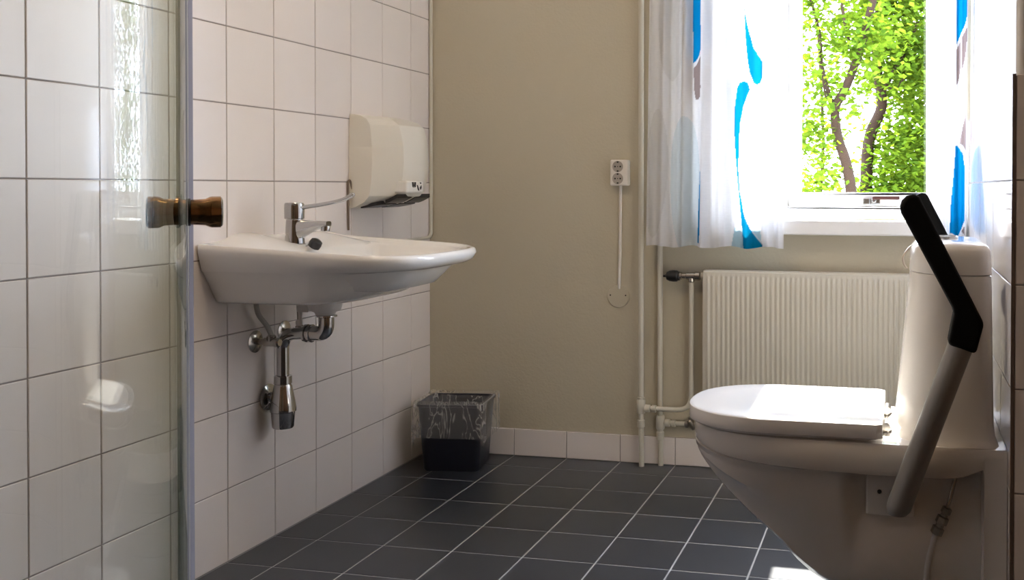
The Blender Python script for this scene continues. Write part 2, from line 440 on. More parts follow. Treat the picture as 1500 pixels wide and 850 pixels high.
for k in range(15):
    sx, sy, zz = interp(BSEC, 0.85 * k / 14); rg_ = []
    for x, y, z in bring(sx, sy, z=zz):
        g = math.exp(-((x - 0.40) / 0.065) ** 2 - ((z - 0.748) / 0.022) ** 2)      # finger hollow under the front corners
        y += 0.030 * g * (1 if y < BY else -1) * min(1, abs(y - BY) / 0.1)
        rg_.append((x, y, z))
    rings.append(rg_)
rings += [bring(0.955, 0.976, dz=-0.040), bring(0.985, 0.990, dz=-0.029), bring(1.0, 1.0, dz=-0.014), bring(0.992, 0.992, dz=-0.002), bring(0.978, 0.975, dz=0.0),
         bring(0.958, 0.950, dz=-0.002), bring(0.940, 0.925, dz=-0.010)]
def inner(x0, x1, sy, dz=None, z=None):
    r = []
    for u, w in OUT:
        x = x0 + u * (x1 - x0); y = BY + w * BH * sy
        r.append((x, y, (rimz(x, y) + dz) if z is None else z))
    return r
rings += [inner(0.165, 0.512, 0.885, dz=-0.012), inner(0.172, 0.505, 0.86, dz=-0.020), inner(0.19, 0.485, 0.78, z=0.755), inner(0.22, 0.45, 0.62, z=0.712), inner(0.27, 0.40, 0.3, z=0.700)]
mb.loft(rings)
mb.build('basin', M['porcelain'], bs, smooth=60)
mb = MB()   # fixing cap on the near side
mb.lathe([(0.0075, -0.004), (0.0075, 0.001), (0.0062, 0.0022), (0.0058, 0.0012), (0.003, 0.0012)], (0.026, -0.1035, 0.800), (0, -1, -0.15), 20)
mb.build('fixing_cap', M['plastic_grey'], bs, smooth=40)

# plug waste, trap and pipes under the basin
tp = thing('bottle_trap', 'chrome bottle trap and waste pipe hanging below the washbasin', 'trap', (0.056, 0.16, 0.33))
DX, DY = 0.185, 0.16
mb = MB(); mb.lathe([(0.020, 0.0), (0.046, 0.002), (0.046, 0.014), (0.040, 0.030), (0.028, 0.036), (0.024, 0.046)][::-1], (DX, DY, 0.672), (0, 0, -1), 28)
mb.build('waste_cup', M['plastic_grey'], tp, smooth=50)
mb = MB(); mb.box(DX - 0.075, DX - 0.040, DY - 0.018, DY + 0.012, 0.636, 0.674); mb.tube([(DX - 0.072, DY - 0.004, 0.64), (DX - 0.074, DY - 0.004, 0.612)], [0.007, 0.0045], 10); mb.lathe([(0.006, 0), (0.0095, 0.003), (0.0095, 0.012), (0.006, 0.016)], (DX - 0.076, DY - 0.004, 0.598), (0, 0, 1), 14)
mb.build('overflow_fitting', M['plastic_grey'], tp, bevel=0.003)
mb = MB(); mb.tube(fillet([(DX + 0.003, DY, 0.630), (DX + 0.003, DY, 0.577), (DX - 0.052, DY, 0.577)], 0.030, 8), 0.0205, 20)
mb.lathe([(0.021, 0), (0.0285, 0.002), (0.0285, 0.006), (0.022, 0.008)], (DX + 0.003, DY, 0.630), (0, 0, -1), 24)
mb.build('waste_elbow', M['chrome'], tp, smooth=50)
mb = MB()
for dx in (0, 0.014): mb.lathe([(0.0205, 0), (0.0245, 0.002), (0.0245, 0.008), (0.0205, 0.010)], (DX - 0.052 + dx - 0.01, DY, 0.577), (1, 0, 0), 24)
mb.build('coupling_nut', M['chrome'], tp, smooth=50)
mb = MB(); mb.tube(fillet([(DX - 0.05, DY, 0.577), (0.056, DY, 0.572), (0.056, DY, 0.425)], 0.045, 10), 0.0165, 20)
mb.build('down_pipe', M['chrome'], tp, smooth=50)
mb = MB(); mb.lathe([(0.019, 0.128), (0.0235, 0.126), (0.0235, 0.106), (0.021, 0.104), (0.024, 0.098), (0.0315, 0.058), (0.0345, 0.040), (0.0345, 0.030), (0.0315, 0.028), (0.0285, -0.012), (0.026, -0.016)][::-1], (0.056, DY, 0.332), (0, 0, 1), 32)
mb.build('trap_bottle', M['chrome'], tp, smooth=35)
mb = MB(); mb.lathe([(0.014, 0.05), (0.014, 0.012), (0.020, 0.012), (0.036, 0.004), (0.036, 0.0005)][::-1], (0.0, DY + 0.012, 0.395), (1, 0, 0), 28)
mb.build('wall_rosette', M['chrome'], tp, smooth=35)
# stop valves at the wall
def stop_valve(y, z, hose, label):
    t = thing('angle_valve', label, 'valve', (0, y, z), 'angle valves under the washbasin')
    m_ = MB(); m_.lathe([(0.008, 0.035), (0.0085, 0.010), (0.018, 0.009), (0.030, 0.003), (0.030, 0.0005)][::-1], (0, y, z), (1, 0, 0), 28); m_.build('wall_rosette', M['chrome_dull'], t, smooth=35)
    m_ = MB(); m_.tube([(0.030, y, z), (0.062, y, z)], 0.0115, 16); m_.lathe([(0.010, 0), (0.012, 0.004), (0.012, 0.016), (0.008, 0.02)], (0.050, y, z), (0, 0, 1), 14); m_.lathe([(0.006, 0), (0.013, 0.002), (0.013, 0.012), (0.010, 0.016)], (0.06, y, z), (1, 0, 0), 14)
    m_.build('valve_body', M['chrome_dull'], t, smooth=35)
    m_ = MB(); m_.tube(smoothpath(hose, 6), 0.0065, 12); m_.build('flexible_hose', M['hose'], t, smooth=60)
stop_valve(0.118, 0.556, [(0.050, 0.118, 0.574), (0.047, 0.105, 0.60), (0.04, 0.075, 0.64), (0.038, 0.068, 0.690)], 'left angle valve feeding a braided hose below the washbasin')
stop_valve(0.247, 0.566, [(0.050, 0.247, 0.584), (0.05, 0.245, 0.61), (0.055, 0.235, 0.65), (0.06, 0.23, 0.690)], 'right angle valve mostly hidden behind the chrome waste pipe')

# mixer tap
FX, FY, FZ = 0.100, 0.150, 0.8155
tap = thing('basin_mixer_tap', 'chrome basin mixer tap with long lever on washbasin rim', 'tap', (FX, FY, FZ))
mb = MB()
mb.lathe([(0.0285, 0), (0.0285, 0.004), (0.026, 0.006), (0.0245, 0.03), (0.0225, 0.066), (0.022, 0.070)], (FX, FY, FZ), (0, 0, 1), 32)
sp = []
for t in range(13):
    u = t / 12
    x = FX - 0.004 + 0.106 * u
    top = FZ + 0.0705 - 0.004 * u
    thick = 0.056 * (1 - u) ** 1.5 + 0.0145
    hw = 0.0195 - 0.0065 * u
    zc = top - thick / 2
    sp.append([(x, FY + hw * math.copysign(abs(math.cos(a)) ** 0.6, math.cos(a)), zc + thick / 2 * math.copysign(abs(math.sin(a)) ** 0.6, math.sin(a))) for a in [2 * PI * k / 20 for k in range(20)]])
mb.loft(sp)
mb.build('tap_body', M['chrome'], tap, smooth=45)
mb = MB(); mb.lathe([(0.0105, 0.014), (0.0115, 0.012), (0.0115, 0), (0.010, -0.001)][::-1], (FX + 0.092, FY, FZ + 0.0405), (0.12, 0, 1), 20)
mb.build('aerator', M['chrome'], tap, smooth=40)
mb = MB(); mb.lathe([(0.0225, 0.071), (0.0255, 0.073), (0.0262, 0.10), (0.0255, 0.112), (0.0235, 0.1155), (0.012, 0.117)], (FX - 0.001, FY, FZ), (0, 0, 1), 32)
cap = mb.build('lever_cap', M['chrome'], tap, smooth=35)
mb = MB(); pth = smoothpath([(FX + 0.010, FY, FZ + 0.101), (FX + 0.035, FY + 0.004, FZ + 0.105), (FX + 0.085, FY + 0.012, FZ + 0.113), (FX + 0.125, FY + 0.02, FZ + 0.122), (FX + 0.148, FY + 0.025, FZ + 0.132), (FX + 0.156, FY + 0.027, FZ + 0.1365)], 5)
mb.tube(pth, [0.0068 - 0.0014 * math.sin(PI * i / (len(pth) - 1)) for i in range(len(pth))], 12)
mb.lathe([(0.003, -0.006), (0.0058, -0.003), (0.0058, 0.003), (0.003, 0.006)], (FX + 0.157, FY + 0.027, FZ + 0.1375), (0.9, 0.1, 0.4), 14)
mb.build('long_lever', M['chrome'], tap, smooth=60)
# black plug on its chain
pz = rimz(0.18, 0.10) - 0.014
pl = thing('basin_plug', 'black rubber plug lying beside the tap foot', 'plug', (0.186, 0.112, pz))
mb = MB(); mb.lathe([(0.010, -0.012), (0.0155, -0.009), (0.0165, 0.001), (0.0150, 0.010), (0.008, 0.014)], (0.186, 0.112, pz + 0.0135), (0.55, 0.0, 0.84), 24)
mb.build('stopper', M['black_plastic'], pl, smooth=50)
mb = MB(); cp = smoothpath([(0.176, 0.112, pz + 0.018), (0.165, 0.118, pz + 0.014), (0.148, 0.128, pz + 0.006), (0.127, 0.140, pz + 0.006)], 6)
for i, c in enumerate(cp): mb.lathe([(0.0008, -0.002), (0.0019, 0), (0.0008, 0.002)], c, (0.3 * (-1) ** i, 0.4, 0.8), 8)
mb.tube(cp, 0.0010, 6)
mb.build('ball_chain', M['chrome'], pl, smooth=60)

# ------------------------------------------------------------------ hand dryer
dr = thing('hand_dryer', 'ivory wall-mounted hand dryer above the far end of washbasin', 'hand dryer', (0.0, 0.735, 0.905))
DC, DH = 0.725, 0.141
prof = [(0.906, 0.012, 0.985), (0.912, 0.055, 0.99), (0.926, 0.118, 0.995), (0.945, 0.156, 1.0), (0.965, 0.167, 1.0), (1.0, 0.177, 1.0), (1.05, 0.183, 1.0), (1.10, 0.181, 1.0), (1.14, 0.173, 0.995), (1.17, 0.163, 0.985), (1.188, 0.135, 0.975), (1.199, 0.09, 0.965), (1.204, 0.04, 0.955), (1.2045, 0.01, 0.95)]
plan = [(0.0, -1.0), (0.44, -0.995), (0.87, -0.60), (0.975, -0.25), (1.0, 0.0)]
plan = plan + [(u, -w) for u, w in reversed(plan[:-1])]
mb = MB(); mb.loft([[(0.001 + d * u, DC + DH * h * w, z) for u, w in plan] for z, d, h in prof])
mb.build('casing', M['dryer'], dr, smooth=24, bevel=0.004, bseg=3)
def dface(z):  # front depth at height
    return interp([(p[0], p[1]) for p in prof], z)[0]
mb = MB()
mb.loft([[(x, y, z) for y, z in ((0.632, 0.955), (0.742, 0.955), (0.742, 0.994), (0.632, 0.994))] for x in (0.12, dface(0.975) + 0.005)])
sp_ = mb.build('sensor_panel', M['dryer_panel'], dr, bevel=0.006, bseg=3)
mb = MB(); PX = dface(0.975) + 0.0055
def blot(pts):
    mb.loft([[(PX - 0.001, y - 0.026, z - 0.001) for y, z in pts], [(PX + 0.0006, y - 0.026, z - 0.001) for y, z in pts]])
blot([(0.690, 0.991), (0.700, 0.991), (0.702, 0.978), (0.698, 0.973), (0.692, 0.978)]); blot([(0.706, 0.991), (0.716, 0.991), (0.714, 0.976), (0.708, 0.973), (0.704, 0.980)]); blot([(0.700, 0.983), (0.706, 0.983), (0.706, 0.980), (0.700, 0.980)])
blot([(0.722, 0.982), (0.728, 0.981), (0.738, 0.966), (0.735, 0.963), (0.729, 0.966)]); blot([(0.742, 0.973), (0.752, 0.981), (0.754, 0.973), (0.748, 0.966)]); blot([(0.742, 0.990), (0.752, 0.990), (0.750, 0.985), (0.744, 0.987)])
mb.build('hand_symbols', M['black_plastic'], sp_)
# outlet grilles in the slanted underside
def under(y, t):     # t 0 wall .. 1 front along the slanted bottom
    z = 0.906 + (0.945 - 0.906) * t ** 1.6; return Vector((0.012 + (0.150) * t, y, z))
for (y0, y1, t0, t1) in ((0.605, 0.710, 0.16, 0.52), (0.735, 0.845, 0.16, 0.52), (0.605, 0.710, 0.60, 0.93), (0.735, 0.845, 0.60, 0.93)):
    mb = MB(); rr = []
    for k in range(7):
        t = t0 + (t1 - t0) * k / 6; x = 0.001 + interp([(0, 0.011), (0.05, 0.011), (0.3, 0.054), (0.65, 0.117), (1, 0.157)], t)[0]
        z = interp([(0.0, 0.906), (0.012, 0.906), (0.055, 0.912), (0.118, 0.926), (0.158, 0.945), (0.2, 0.96)], x)[0]
        k2 = 0.93 if t > 0.5 else 1.0
        ya, yb = DC + (y0 - DC) * k2, DC + (y1 - DC) * k2
        rr.append([(x, ya, z - 0.0018), (x, yb, z - 0.0018), (x, yb, z + 0.01), (x, ya, z + 0.01)])
    mb.loft(rr); mb.build('outlet_grille', M['black_plastic'], dr)

# power cord of the dryer, looping down behind the basin
mb = MB(); mb.tube(smoothpath([(0.012, 0.588, 0.955), (0.008, 0.585, 0.985), (0.006, 0.579, 0.995), (0.005, 0.5735, 0.985), (0.005, 0.5735, 0.95), (0.005, 0.5745, 0.90), (0.005, 0.5755, 0.838)], 8), 0.0032, 10)
tag(mb.build('power_cord', pmat('brown cord', (0.20, 0.15, 0.11), 0.5), smooth=60), 'thin brown power cord running down from hand dryer to washbasin', 'cord')
# painted tube in the corner
mb = MB(); mb.tube(fillet([(0.0078, YF - 0.0078, ZC), (0.0078, YF - 0.0078, 0.789), (0.0078, 0.98, 0.786), (0.0078, 0.80, 0.785)], 0.028, 8), 0.0065, 12)
tag(mb.build('cable_conduit', M['pipe'], smooth=60), 'thin cream conduit down the room corner bending behind the washbasin', 'conduit')

# ------------------------------------------------------------------ waste bin with bag
bn = thing('waste_bin', 'dark plastic waste bin standing in the far left corner', 'bin', (0.175, 0.965, 0))
ANG = math.radians(9)
def binring(hx, hy, z, r=0.02, n=5):
    p = []
    for sx, sy, a0 in ((1, -1, -90), (1, 1, 0), (-1, 1, 90), (-1, -1, 180)):
        for k in range(n):
            a = math.radians(a0 + 90 * k / (n - 1))
            x = sx * (hx - r) + r * math.cos(a); y = sy * (hy - r) + r * math.sin(a)
            p.append((0.186 + x * math.cos(ANG) - y * math.sin(ANG), 0.968 + x * math.sin(ANG) + y * math.cos(ANG), z))
    return p
mb = MB()
mb.loft([binring(0.094, 0.078, 0.0), binring(0.097, 0.081, 0.006), binring(0.112, 0.094, 0.222), binring(0.117, 0.099, 0.224), binring(0.117, 0.099, 0.232), binring(0.110, 0.092, 0.232), binring(0.094, 0.078, 0.010)])
mb.build('bin_body', M['bin'], bn, smooth=40)
def bagring(off, z, amp, sd, n=96, inner=False, zamp=0.0):
    base = binring(0.117 + off, 0.099 + off, z, 0.026, 9); L = len(base); out = []
    for k in range(n):
        f = k / n * L; i = int(f); t = f - i
        p = Vector(base[i % L]) * (1 - t) + Vector(base[(i + 1) % L]) * t
        c = Vector((0.186, 0.968, p.z)); d = (p - c).normalized()
        a = noise.noise(Vector((math.cos(2 * PI * k / n) * 3.2, math.sin(2 * PI * k / n) * 3.2, sd))) + 0.6 * noise.noise(Vector((math.cos(2 * PI * k / n) * 8, math.sin(2 * PI * k / n) * 8, sd * 1.3)))
        b = noise.noise(Vector((math.cos(2 * PI * k / n) * 1.6 + 5, math.sin(2 * PI * k / n) * 1.6, 3.3)))
        q = p + d * (amp * abs(a)); q.z += zamp * b + amp * 0.3 * a
        q.x = max(q.x, 0.006); q.y = min(q.y, YF - 0.012)
        out.append(q)
    return out
mb = MB()
mb.loft([bagring(-0.030, 0.05, 0.004, 0.2), bagring(-0.018, 0.15, 0.004, 0.2), bagring(-0.010, 0.218, 0.004, 0.4), bagring(-0.006, 0.239, 0.006, 0.6, zamp=0.006), bagring(0.002, 0.243, 0.010, 0.8, zamp=0.008), bagring(0.007, 0.234, 0.013, 1.0, zamp=0.006), bagring(0.008, 0.205, 0.013, 1.15, zamp=0.006), bagring(0.008, 0.172, 0.013, 1.3, zamp=0.01), bagring(0.010, 0.138, 0.014, 1.5, zamp=0.022), bagring(0.009, 0.108, 0.012, 1.8, zamp=0.03)], cap0=False, cap1=False)
bg = mb.build('bin_bag', M['film'], smooth=180)
tag(bg, 'clear crinkled plastic bag folded over the rim of the waste bin', 'bin bag')

# ------------------------------------------------------------------ socket, cable, round cover
so = thing('wall_socket', 'white surface-mounted double socket left of the heating pipes', 'socket', (0.736, YF, 0.98))
mb = MB(); mb.box(0.704, 0.768, 1.096, YF, 0.980, 1.071); mb.build('socket_box', M['plastic_white'], so, bevel=0.006, bseg=3)
for zc in (1.047, 1.005):
    mb = MB(); mb.lathe([(0.0195, -0.001), (0.0195, 0.002), (0.0180, 0.002), (0.0170, 0.0006), (0.004, 0.0006)], (0.733, 1.0955, zc), (0, -1, 0), 28)
    oc = mb.build('outlet', pmat('grey beige insert', (0.42, 0.37, 0.32), 0.5), so, smooth=40)
    mb = MB()
    for dx, dz in ((-0.0095, 0), (0.0095, 0)): mb.lathe([(0.003, 0), (0.003, 0.0016)], (0.733 + dx, 1.0955, zc + dz), (0, -1, 0), 12)
    for dz in (-0.016, 0.016): mb.box(0.730, 0.736, 1.0935, 1.0955, zc + dz - 0.003, zc + dz + 0.003)
    mb.lathe([(0.0018, 0), (0.0018, 0.0016)], (0.733, 1.0955, zc), (0, -1, 0), 10)
    mb.build('contacts', M['dark_hole'], oc)
mb = MB(); mb.tube(smoothpath([(0.733, YF - 0.006, 0.985), (0.7325, YF - 0.006, 0.85), (0.731, YF - 0.006, 0.72), (0.729, YF - 0.006, 0.66), (0.7285, YF - 0.0045, 0.615)], 6), 0.0055, 12)
tag(mb.build('wall_cable', M['plastic_white'], smooth=60), 'white cable running down the wall from the double socket', 'cable')
cv = thing('cover_plate', 'round blank cover plate below the wall cable', 'cover plate', (0.7245, YF, 0.588))
mb = MB(); mb.lathe([(0.040, -0.002), (0.040, 0.004), (0.0385, 0.0065), (0.02, 0.0085), (0.005, 0.009)], (0.7245, YF, 0.588), (0, -1, 0), 40); mb.build('plate', pmat('painted cover', (0.54, 0.49, 0.375), 0.5), cv, smooth=40)
for dx in (-0.028, 0.028):
    mb = MB(); mb.lathe([(0.0026, 0.0), (0.0026, 0.009)], (0.7245 + dx, YF, 0.592), (0, -1, 0), 10); mb.build('screw', M['dark_hole'], cv)

# ------------------------------------------------------------------ heating pipes, valves, radiator
PY = 1.094
def ring(mb, p, r, h, axis):
    mb.lathe([(r * 0.8, -h / 2), (r, -h * 0.42), (r, h * 0.42), (r * 0.8, h / 2)], p, axis, 16)
hp = thing('heating_pipe', 'left cream heating pipe with a loop rising to the radiator valve', 'pipe', (0.817, PY, 0))
mb = MB(); mb.tube([(0.817, PY, ZC), (0.819, PY, 0.25), (0.821, PY, 0.0)], 0.0095, 14)
mb.build('riser', M['pipe'], hp, smooth=60)
mb = MB(); mb.tube(fillet([(0.818, PY, 0.204), (0.998, PY, 0.204), (0.998, PY, 0.647)], 0.052, 10), 0.0085, 14)
mb.build('branch_pipe', M['pipe'], hp, smooth=60)
mb = MB(); ring(mb, (0.819, PY, 0.210), 0.0155, 0.05, (0, 0, 1)); ring(mb, (0.819, PY, 0.150), 0.013, 0.028, (0, 0, 1)); ring(mb, (0.842, PY, 0.204), 0.0135, 0.02, (1, 0, 0)); ring(mb, (0.866, PY, 0.204), 0.0135, 0.016, (1, 0, 0)); ring(mb, (0.819, PY, 0.235), 0.0125, 0.016, (0, 0, 1))
mb.build('pipe_fittings', M['pipe'], hp, smooth=40)
PY2 = 1.119
hp2 = thing('heating_pipe', 'right cream heating pipe, partly behind the left curtain, with a tee near floor', 'pipe', (0.881, PY2, 0))
mb = MB(); mb.tube([(0.879, PY2, ZC), (0.881, PY2, 0.25), (0.884, PY2, 0.0)], 0.0095, 14)
mb.build('riser', M['pipe'], hp2, smooth=60)
mb = MB(); mb.tube([(0.882, PY2, 0.152), (0.975, PY2, 0.150)], 0.0085, 14); mb.build('branch_pipe', M['pipe'], hp2, smooth=60)
mb = MB(); ring(mb, (0.882, PY2, 0.152), 0.0155, 0.05, (0, 0, 1)); ring(mb, (0.882, PY2, 0.105), 0.0135, 0.03, (0, 0, 1)); ring(mb, (0.908, PY2, 0.151), 0.0135, 0.018, (1, 0, 0)); ring(mb, (0.930, PY2, 0.151), 0.0125, 0.014, (1, 0, 0))
mb.build('pipe_fittings', M['pipe'], hp2, smooth=40)
tv = thing('thermostatic_valve', 'black thermostatic radiator valve at the top left of radiator', 'valve', (0.998, PY, 0.669))
mb = MB(); mb.lathe([(0.005, 0), (0.006, 0.003), (0.014, 0.006), (0.019, 0.016), (0.0205, 0.03), (0.0195, 0.042), (0.016, 0.046), (0.015, 0.052)], (0.905, PY, 0.668), (1, 0, 0), 16); mb.lathe([(0.004, 0), (0.004, 0.008)], (0.898, PY, 0.667), (1, 0, 0), 10)
mb.build('dial', M['black_plastic'], tv, smooth=25)
mb = MB(); mb.lathe([(0.013, 0), (0.013, 0.006), (0.0105, 0.008), (0.0105, 0.022), (0.013, 0.024), (0.013, 0.052), (0.015, 0.054), (0.015, 0.070), (0.010, 0.074)], (0.957, PY, 0.669), (1, 0, 0), 18); mb.lathe([(0.0095, 0), (0.012, 0.003), (0.012, 0.014), (0.009, 0.018)], (0.998, PY, 0.648), (0, 0, 1), 14)
mb.build('valve_body', M['chrome_dull'], tv, smooth=30)
rv = thing('return_valve', 'tarnished metal lockshield valve at the bottom left of radiator', 'valve', (0.995, PY2, 0.15))
mb = MB(); mb.lathe([(0.010, 0), (0.013, 0.003), (0.013, 0.012), (0.009, 0.015), (0.009, 0.034), (0.0125, 0.036), (0.0125, 0.05), (0.009, 0.055)], (0.970, PY2, 0.150), (1, 0, 0), 16); mb.lathe([(0.010, -0.018), (0.011, 0.0), (0.0105, 0.016), (0.006, 0.021)], (0.995, PY2 - 0.002, 0.150), (-0.5, -0.3, 0.8), 14); mb.tube([(1.0, PY2, 0.157), (0.985, PY2 - 0.012, 0.175)], [0.006, 0.003], 8)
mb.tube(fillet([(1.02, PY2, 0.150), (1.052, PY2, 0.150), (1.052, PY2 - 0.005, 0.262)], 0.02, 6), 0.0085, 12)
mb.build('valve_body', M['nickel'], rv, smooth=30)

rd = thing('radiator', 'cream panel radiator with vertical flutes under the window', 'radiator', (1.46, 1.08, 0.26))
RX0, RX1, RY, RZ0, RZ1 = 1.046, 1.872, 1.045, 0.255, 0.692
mb = MB(); N_ = 48; prof2 = []
pw = (RX1 - RX0 - 0.02) / N_
for k in range(N_):
    x = RX0 + 0.01 + k * pw
    prof2 += [(x, 0.0055), (x + pw * 0.22, 0.0045), (x + pw * 0.36, 0.0), (x + pw * 0.64, 0.0), (x + pw * 0.78, 0.0045)]
prof2.append((RX1 - 0.01, 0.0055))
zz = [(RZ0, 0.012), (RZ0 + 0.006, 0.004), (RZ0 + 0.018, 0.003), (RZ0 + 0.03, 0.0), (RZ1 - 0.03, 0.0), (RZ1 - 0.018, 0.003), (RZ1 - 0.005, 0.004), (RZ1, 0.012)]
rg = []
for z, off in zz:
    flat = 1.0 if 0.0 == off else 0.0
    r_ = [(RX0, RY + 0.008 + off, z)] + [(x, RY + (d if flat else 0.003) + off, z) for x, d in prof2] + [(RX1, RY + 0.008 + off, z)]
    r_ += [(RX1, RY + 0.075 - off, z), (RX0, RY + 0.075 - off, z)]
    rg.append(r_)
mb.loft(rg)
mb.build('panel', M['radiator'], rd, smooth=40)
mb = MB()
mb.tube([(1.031, PY, 0.670), (1.056, PY, 0.670)], 0.011, 14); mb.box(1.042, 1.056, PY - 0.014, PY + 0.012, 0.652, 0.688)
mb.build('inlet', M['radiator'], rd, bevel=0.002)
for x in (1.2, 1.7):
    mb = MB(); mb.box(x, x + 0.03, 1.115, YF, 0.28, 0.66); mb.build('wall_bracket', M['radiator'], rd)

# ------------------------------------------------------------------ toilet
TY = -0.036
to = thing('toilet', 'white wall-hung toilet with closed lid against the right wall', 'toilet', (1.6, TY, 0.1))
#        x      w      zrb    wi     zm     wl     zl     zb
ST = [(1.252, 0.030, 0.425, 0.024, 0.420, 0.014, 0.412, 0.404),
      (1.262, 0.066, 0.418, 0.058, 0.405, 0.040, 0.395, 0.385),
      (1.285, 0.104, 0.412, 0.094, 0.390, 0.062, 0.372, 0.357),
      (1.330, 0.143, 0.405, 0.130, 0.368, 0.084, 0.335, 0.311),
      (1.390, 0.168, 0.400, 0.152, 0.345, 0.100, 0.288, 0.259),
      (1.450, 0.178, 0.396, 0.158, 0.330, 0.108, 0.246, 0.211),
      (1.500, 0.181, 0.394, 0.158, 0.315, 0.112, 0.204, 0.160),
      (1.560, 0.182, 0.392, 0.154, 0.300, 0.122, 0.178, 0.123),
      (1.598, 0.182, 0.391, 0.150, 0.295, 0.134, 0.215, 0.107),
      (1.612, 0.182, 0.391, 0.134, 0.288, 0.136, 0.225, 0.103),
      (1.630, 0.182, 0.390, 0.116, 0.305, 0.140, 0.232, 0.100),
      (1.690, 0.182, 0.390, 0.110, 0.312, 0.143, 0.236, 0.096),
      (1.740, 0.182, 0.390, 0.110, 0.322, 0.141, 0.245, 0.094),
      (1.790, 0.182, 0.391, 0.112, 0.325, 0.138, 0.250, 0.094),
      (1.830, 0.182, 0.398, 0.113, 0.325, 0.139, 0.250, 0.094),
      (1.862, 0.182, 0.412, 0.113, 0.325, 0.140, 0.245, 0.094)]
def tring(x, w, zrb, wi, zm, wl, zl, zb, zt=0.459):
    h = [(0, zt), (w * 0.5, zt), (w * 0.9, zt), (w - 0.003, zt - 0.002), (w, zt - 0.009), (w, zrb + 0.014), (w - 0.004, zrb + 0.003), (w - 0.012, zrb),
         (max(wi + 0.006, wi * 1.02), zrb - 0.002), (wi, zrb - 0.012), (wi * 0.995, (zrb + zm) / 2), (wi * 0.97, zm), ((wi + wl) / 2, (zm + zl) / 2 + 0.01), (wl, zl), (wl * 0.97, zb + (zl - zb) * 0.55), (wl * 0.80, zb + (zl - zb) * 0.18), (wl * 0.45, zb + 0.002), (0, zb)]
    return [(x, TY + a, z) for a, z in h] + [(x, TY - a, z) for a, z in reversed(h[1:-1])]
mb = MB(); RR = []
xs = [1.252, 1.256, 1.262, 1.272, 1.285] + [1.285 + (1.85 - 1.285) * k / 44 for k in range(1, 45)] + [1.858]
for x in xs: RR.append(tring(x, *interp(ST, x)))
# rear flange against the wall, full width
def fl(x):
    w, zt, zb = 0.182, 0.459, 0.094
    h = [(0, zt), (w * 0.5, zt), (w * 0.9, zt), (w - 0.003, zt - 0.002), (w, zt - 0.009)] + [(w, 0.44 - 0.033 * k) for k in range(10)] + [(w, zb + 0.004), (w * 0.5, zb), (0, zb)]
    return [(x, TY + a, z) for a, z in h] + [(x, TY - a, z) for a, z in reversed(h[1:-1])]
RR += [tring(1.866, 0.182, 0.413, 0.113, 0.325, 0.140, 0.245, 0.094), fl(1.868), fl(1.880), fl(XR - 0.001)]
mb.loft(RR)
mb.build('bowl', M['porcelain_toilet'], to, smooth=38)
# seat and lid share a D-shaped outline
def dshape(x0, x1, hw, n=40, e=2.35):
    p = []; xm = x0 + (x1 - x0) * 0.50
    for k in range(n + 1):
        a = PI / 2 + PI * k / n
        c, s = math.cos(a), math.sin(a); r = (abs(c) ** e + abs(s) ** e) ** (-1 / e)
        p.append((xm + (xm - x0) * r * c, hw * r * s))
    p += [(x1 - 0.012, -hw), (x1, -hw + 0.010), (x1, hw - 0.010), (x1 - 0.012, hw)]
    return p
def dloft(mb, rows, x0, x1, hw):
    R_ = []
    for z, ins in rows: R_.append([(x, TY + y, z) for x, y in dshape(x0 + ins, x1 - ins, hw - ins)])
    mb.loft(R_)
mb = MB(); dloft(mb, [(0.4595, 0.010), (0.4605, 0.006), (0.464, 0.006), (0.465, 0.010)], 1.25, 1.655, 0.178); mb.build('seat_ring', M['black_plastic'] if False else M['seat'], to, smooth=40)
mb = MB(); dloft(mb, [(0.4655, 0.003), (0.467, 0.0006), (0.469, 0.0), (0.4930, 0.0), (0.4955, 0.0008), (0.4968, 0.003), (0.4976, 0.008), (0.4985, 0.06), (0.499, 0.12)], 1.240, 1.670, 0.184); mb.build('lid', M['seat'], to, smooth=35)
for s_ in (-1, 1):
    mb = MB(); mb.tube([(1.676, TY + s_ * 0.078 - 0.022, 0.4735), (1.676, TY + s_ * 0.078 + 0.022, 0.4735)], 0.0085, 16); mb.lathe([(0.012, 0), (0.012, 0.012), (0.008, 0.014)], (1.676, TY + s_ * 0.078, 0.459), (0, 0, 1), 16)
    mb.build('hinge', M['chrome_dull'], to, smooth=40)
# cistern
def cring(z, x0, x1, hw, n=28, e=2.7, rb=0.028):
    p = []; xm = x1 - 0.055
    for k in range(n + 1):
        a = PI / 2 + PI * k / n; c, s = math.cos(a), math.sin(a); r = (abs(c) ** e + abs(s) ** e) ** (-1 / e)
        p.append((xm + (xm - x0) * r * c, TY + hw * r * s, z))
    for k in range(6):
        a = -PI / 2 + (PI / 2) * k / 5; p.append((x1 - rb + rb * math.cos(a), TY - hw + rb + rb * math.sin(a), z))
    for k in range(6):
        a = (PI / 2) * k / 5; p.append((x1 - rb + rb * math.cos(a), TY + hw - rb + rb * math.sin(a), z))
    return p
mb = MB()
mb.loft([cring(0.458, 1.672, 1.899, 0.178), cring(0.463, 1.680, 1.896, 0.175), cring(0.475, 1.689, 1.892, 0.170), cring(0.50, 1.695, 1.889, 0.168), cring(0.60, 1.705, 1.887, 0.1665), cring(0.72, 1.716, 1.885, 0.165), cring(0.797, 1.7235, 1.8835, 0.164), cring(0.799, 1.727, 1.880, 0.161)])
mb.build('cistern', M['porcelain_toilet'], to, smooth=40)
mb = MB()
mb.loft([cring(0.799, 1.727, 1.880, 0.161), cring(0.801, 1.7220, 1.884, 0.1648), cring(0.835, 1.7240, 1.883, 0.164), cring(0.849, 1.7265, 1.881, 0.162), cring(0.857, 1.732, 1.877, 0.158), cring(0.8615, 1.741, 1.870, 0.150), cring(0.8640, 1.757, 1.86, 0.135), cring(0.8650, 1.785, 1.845, 0.10)])
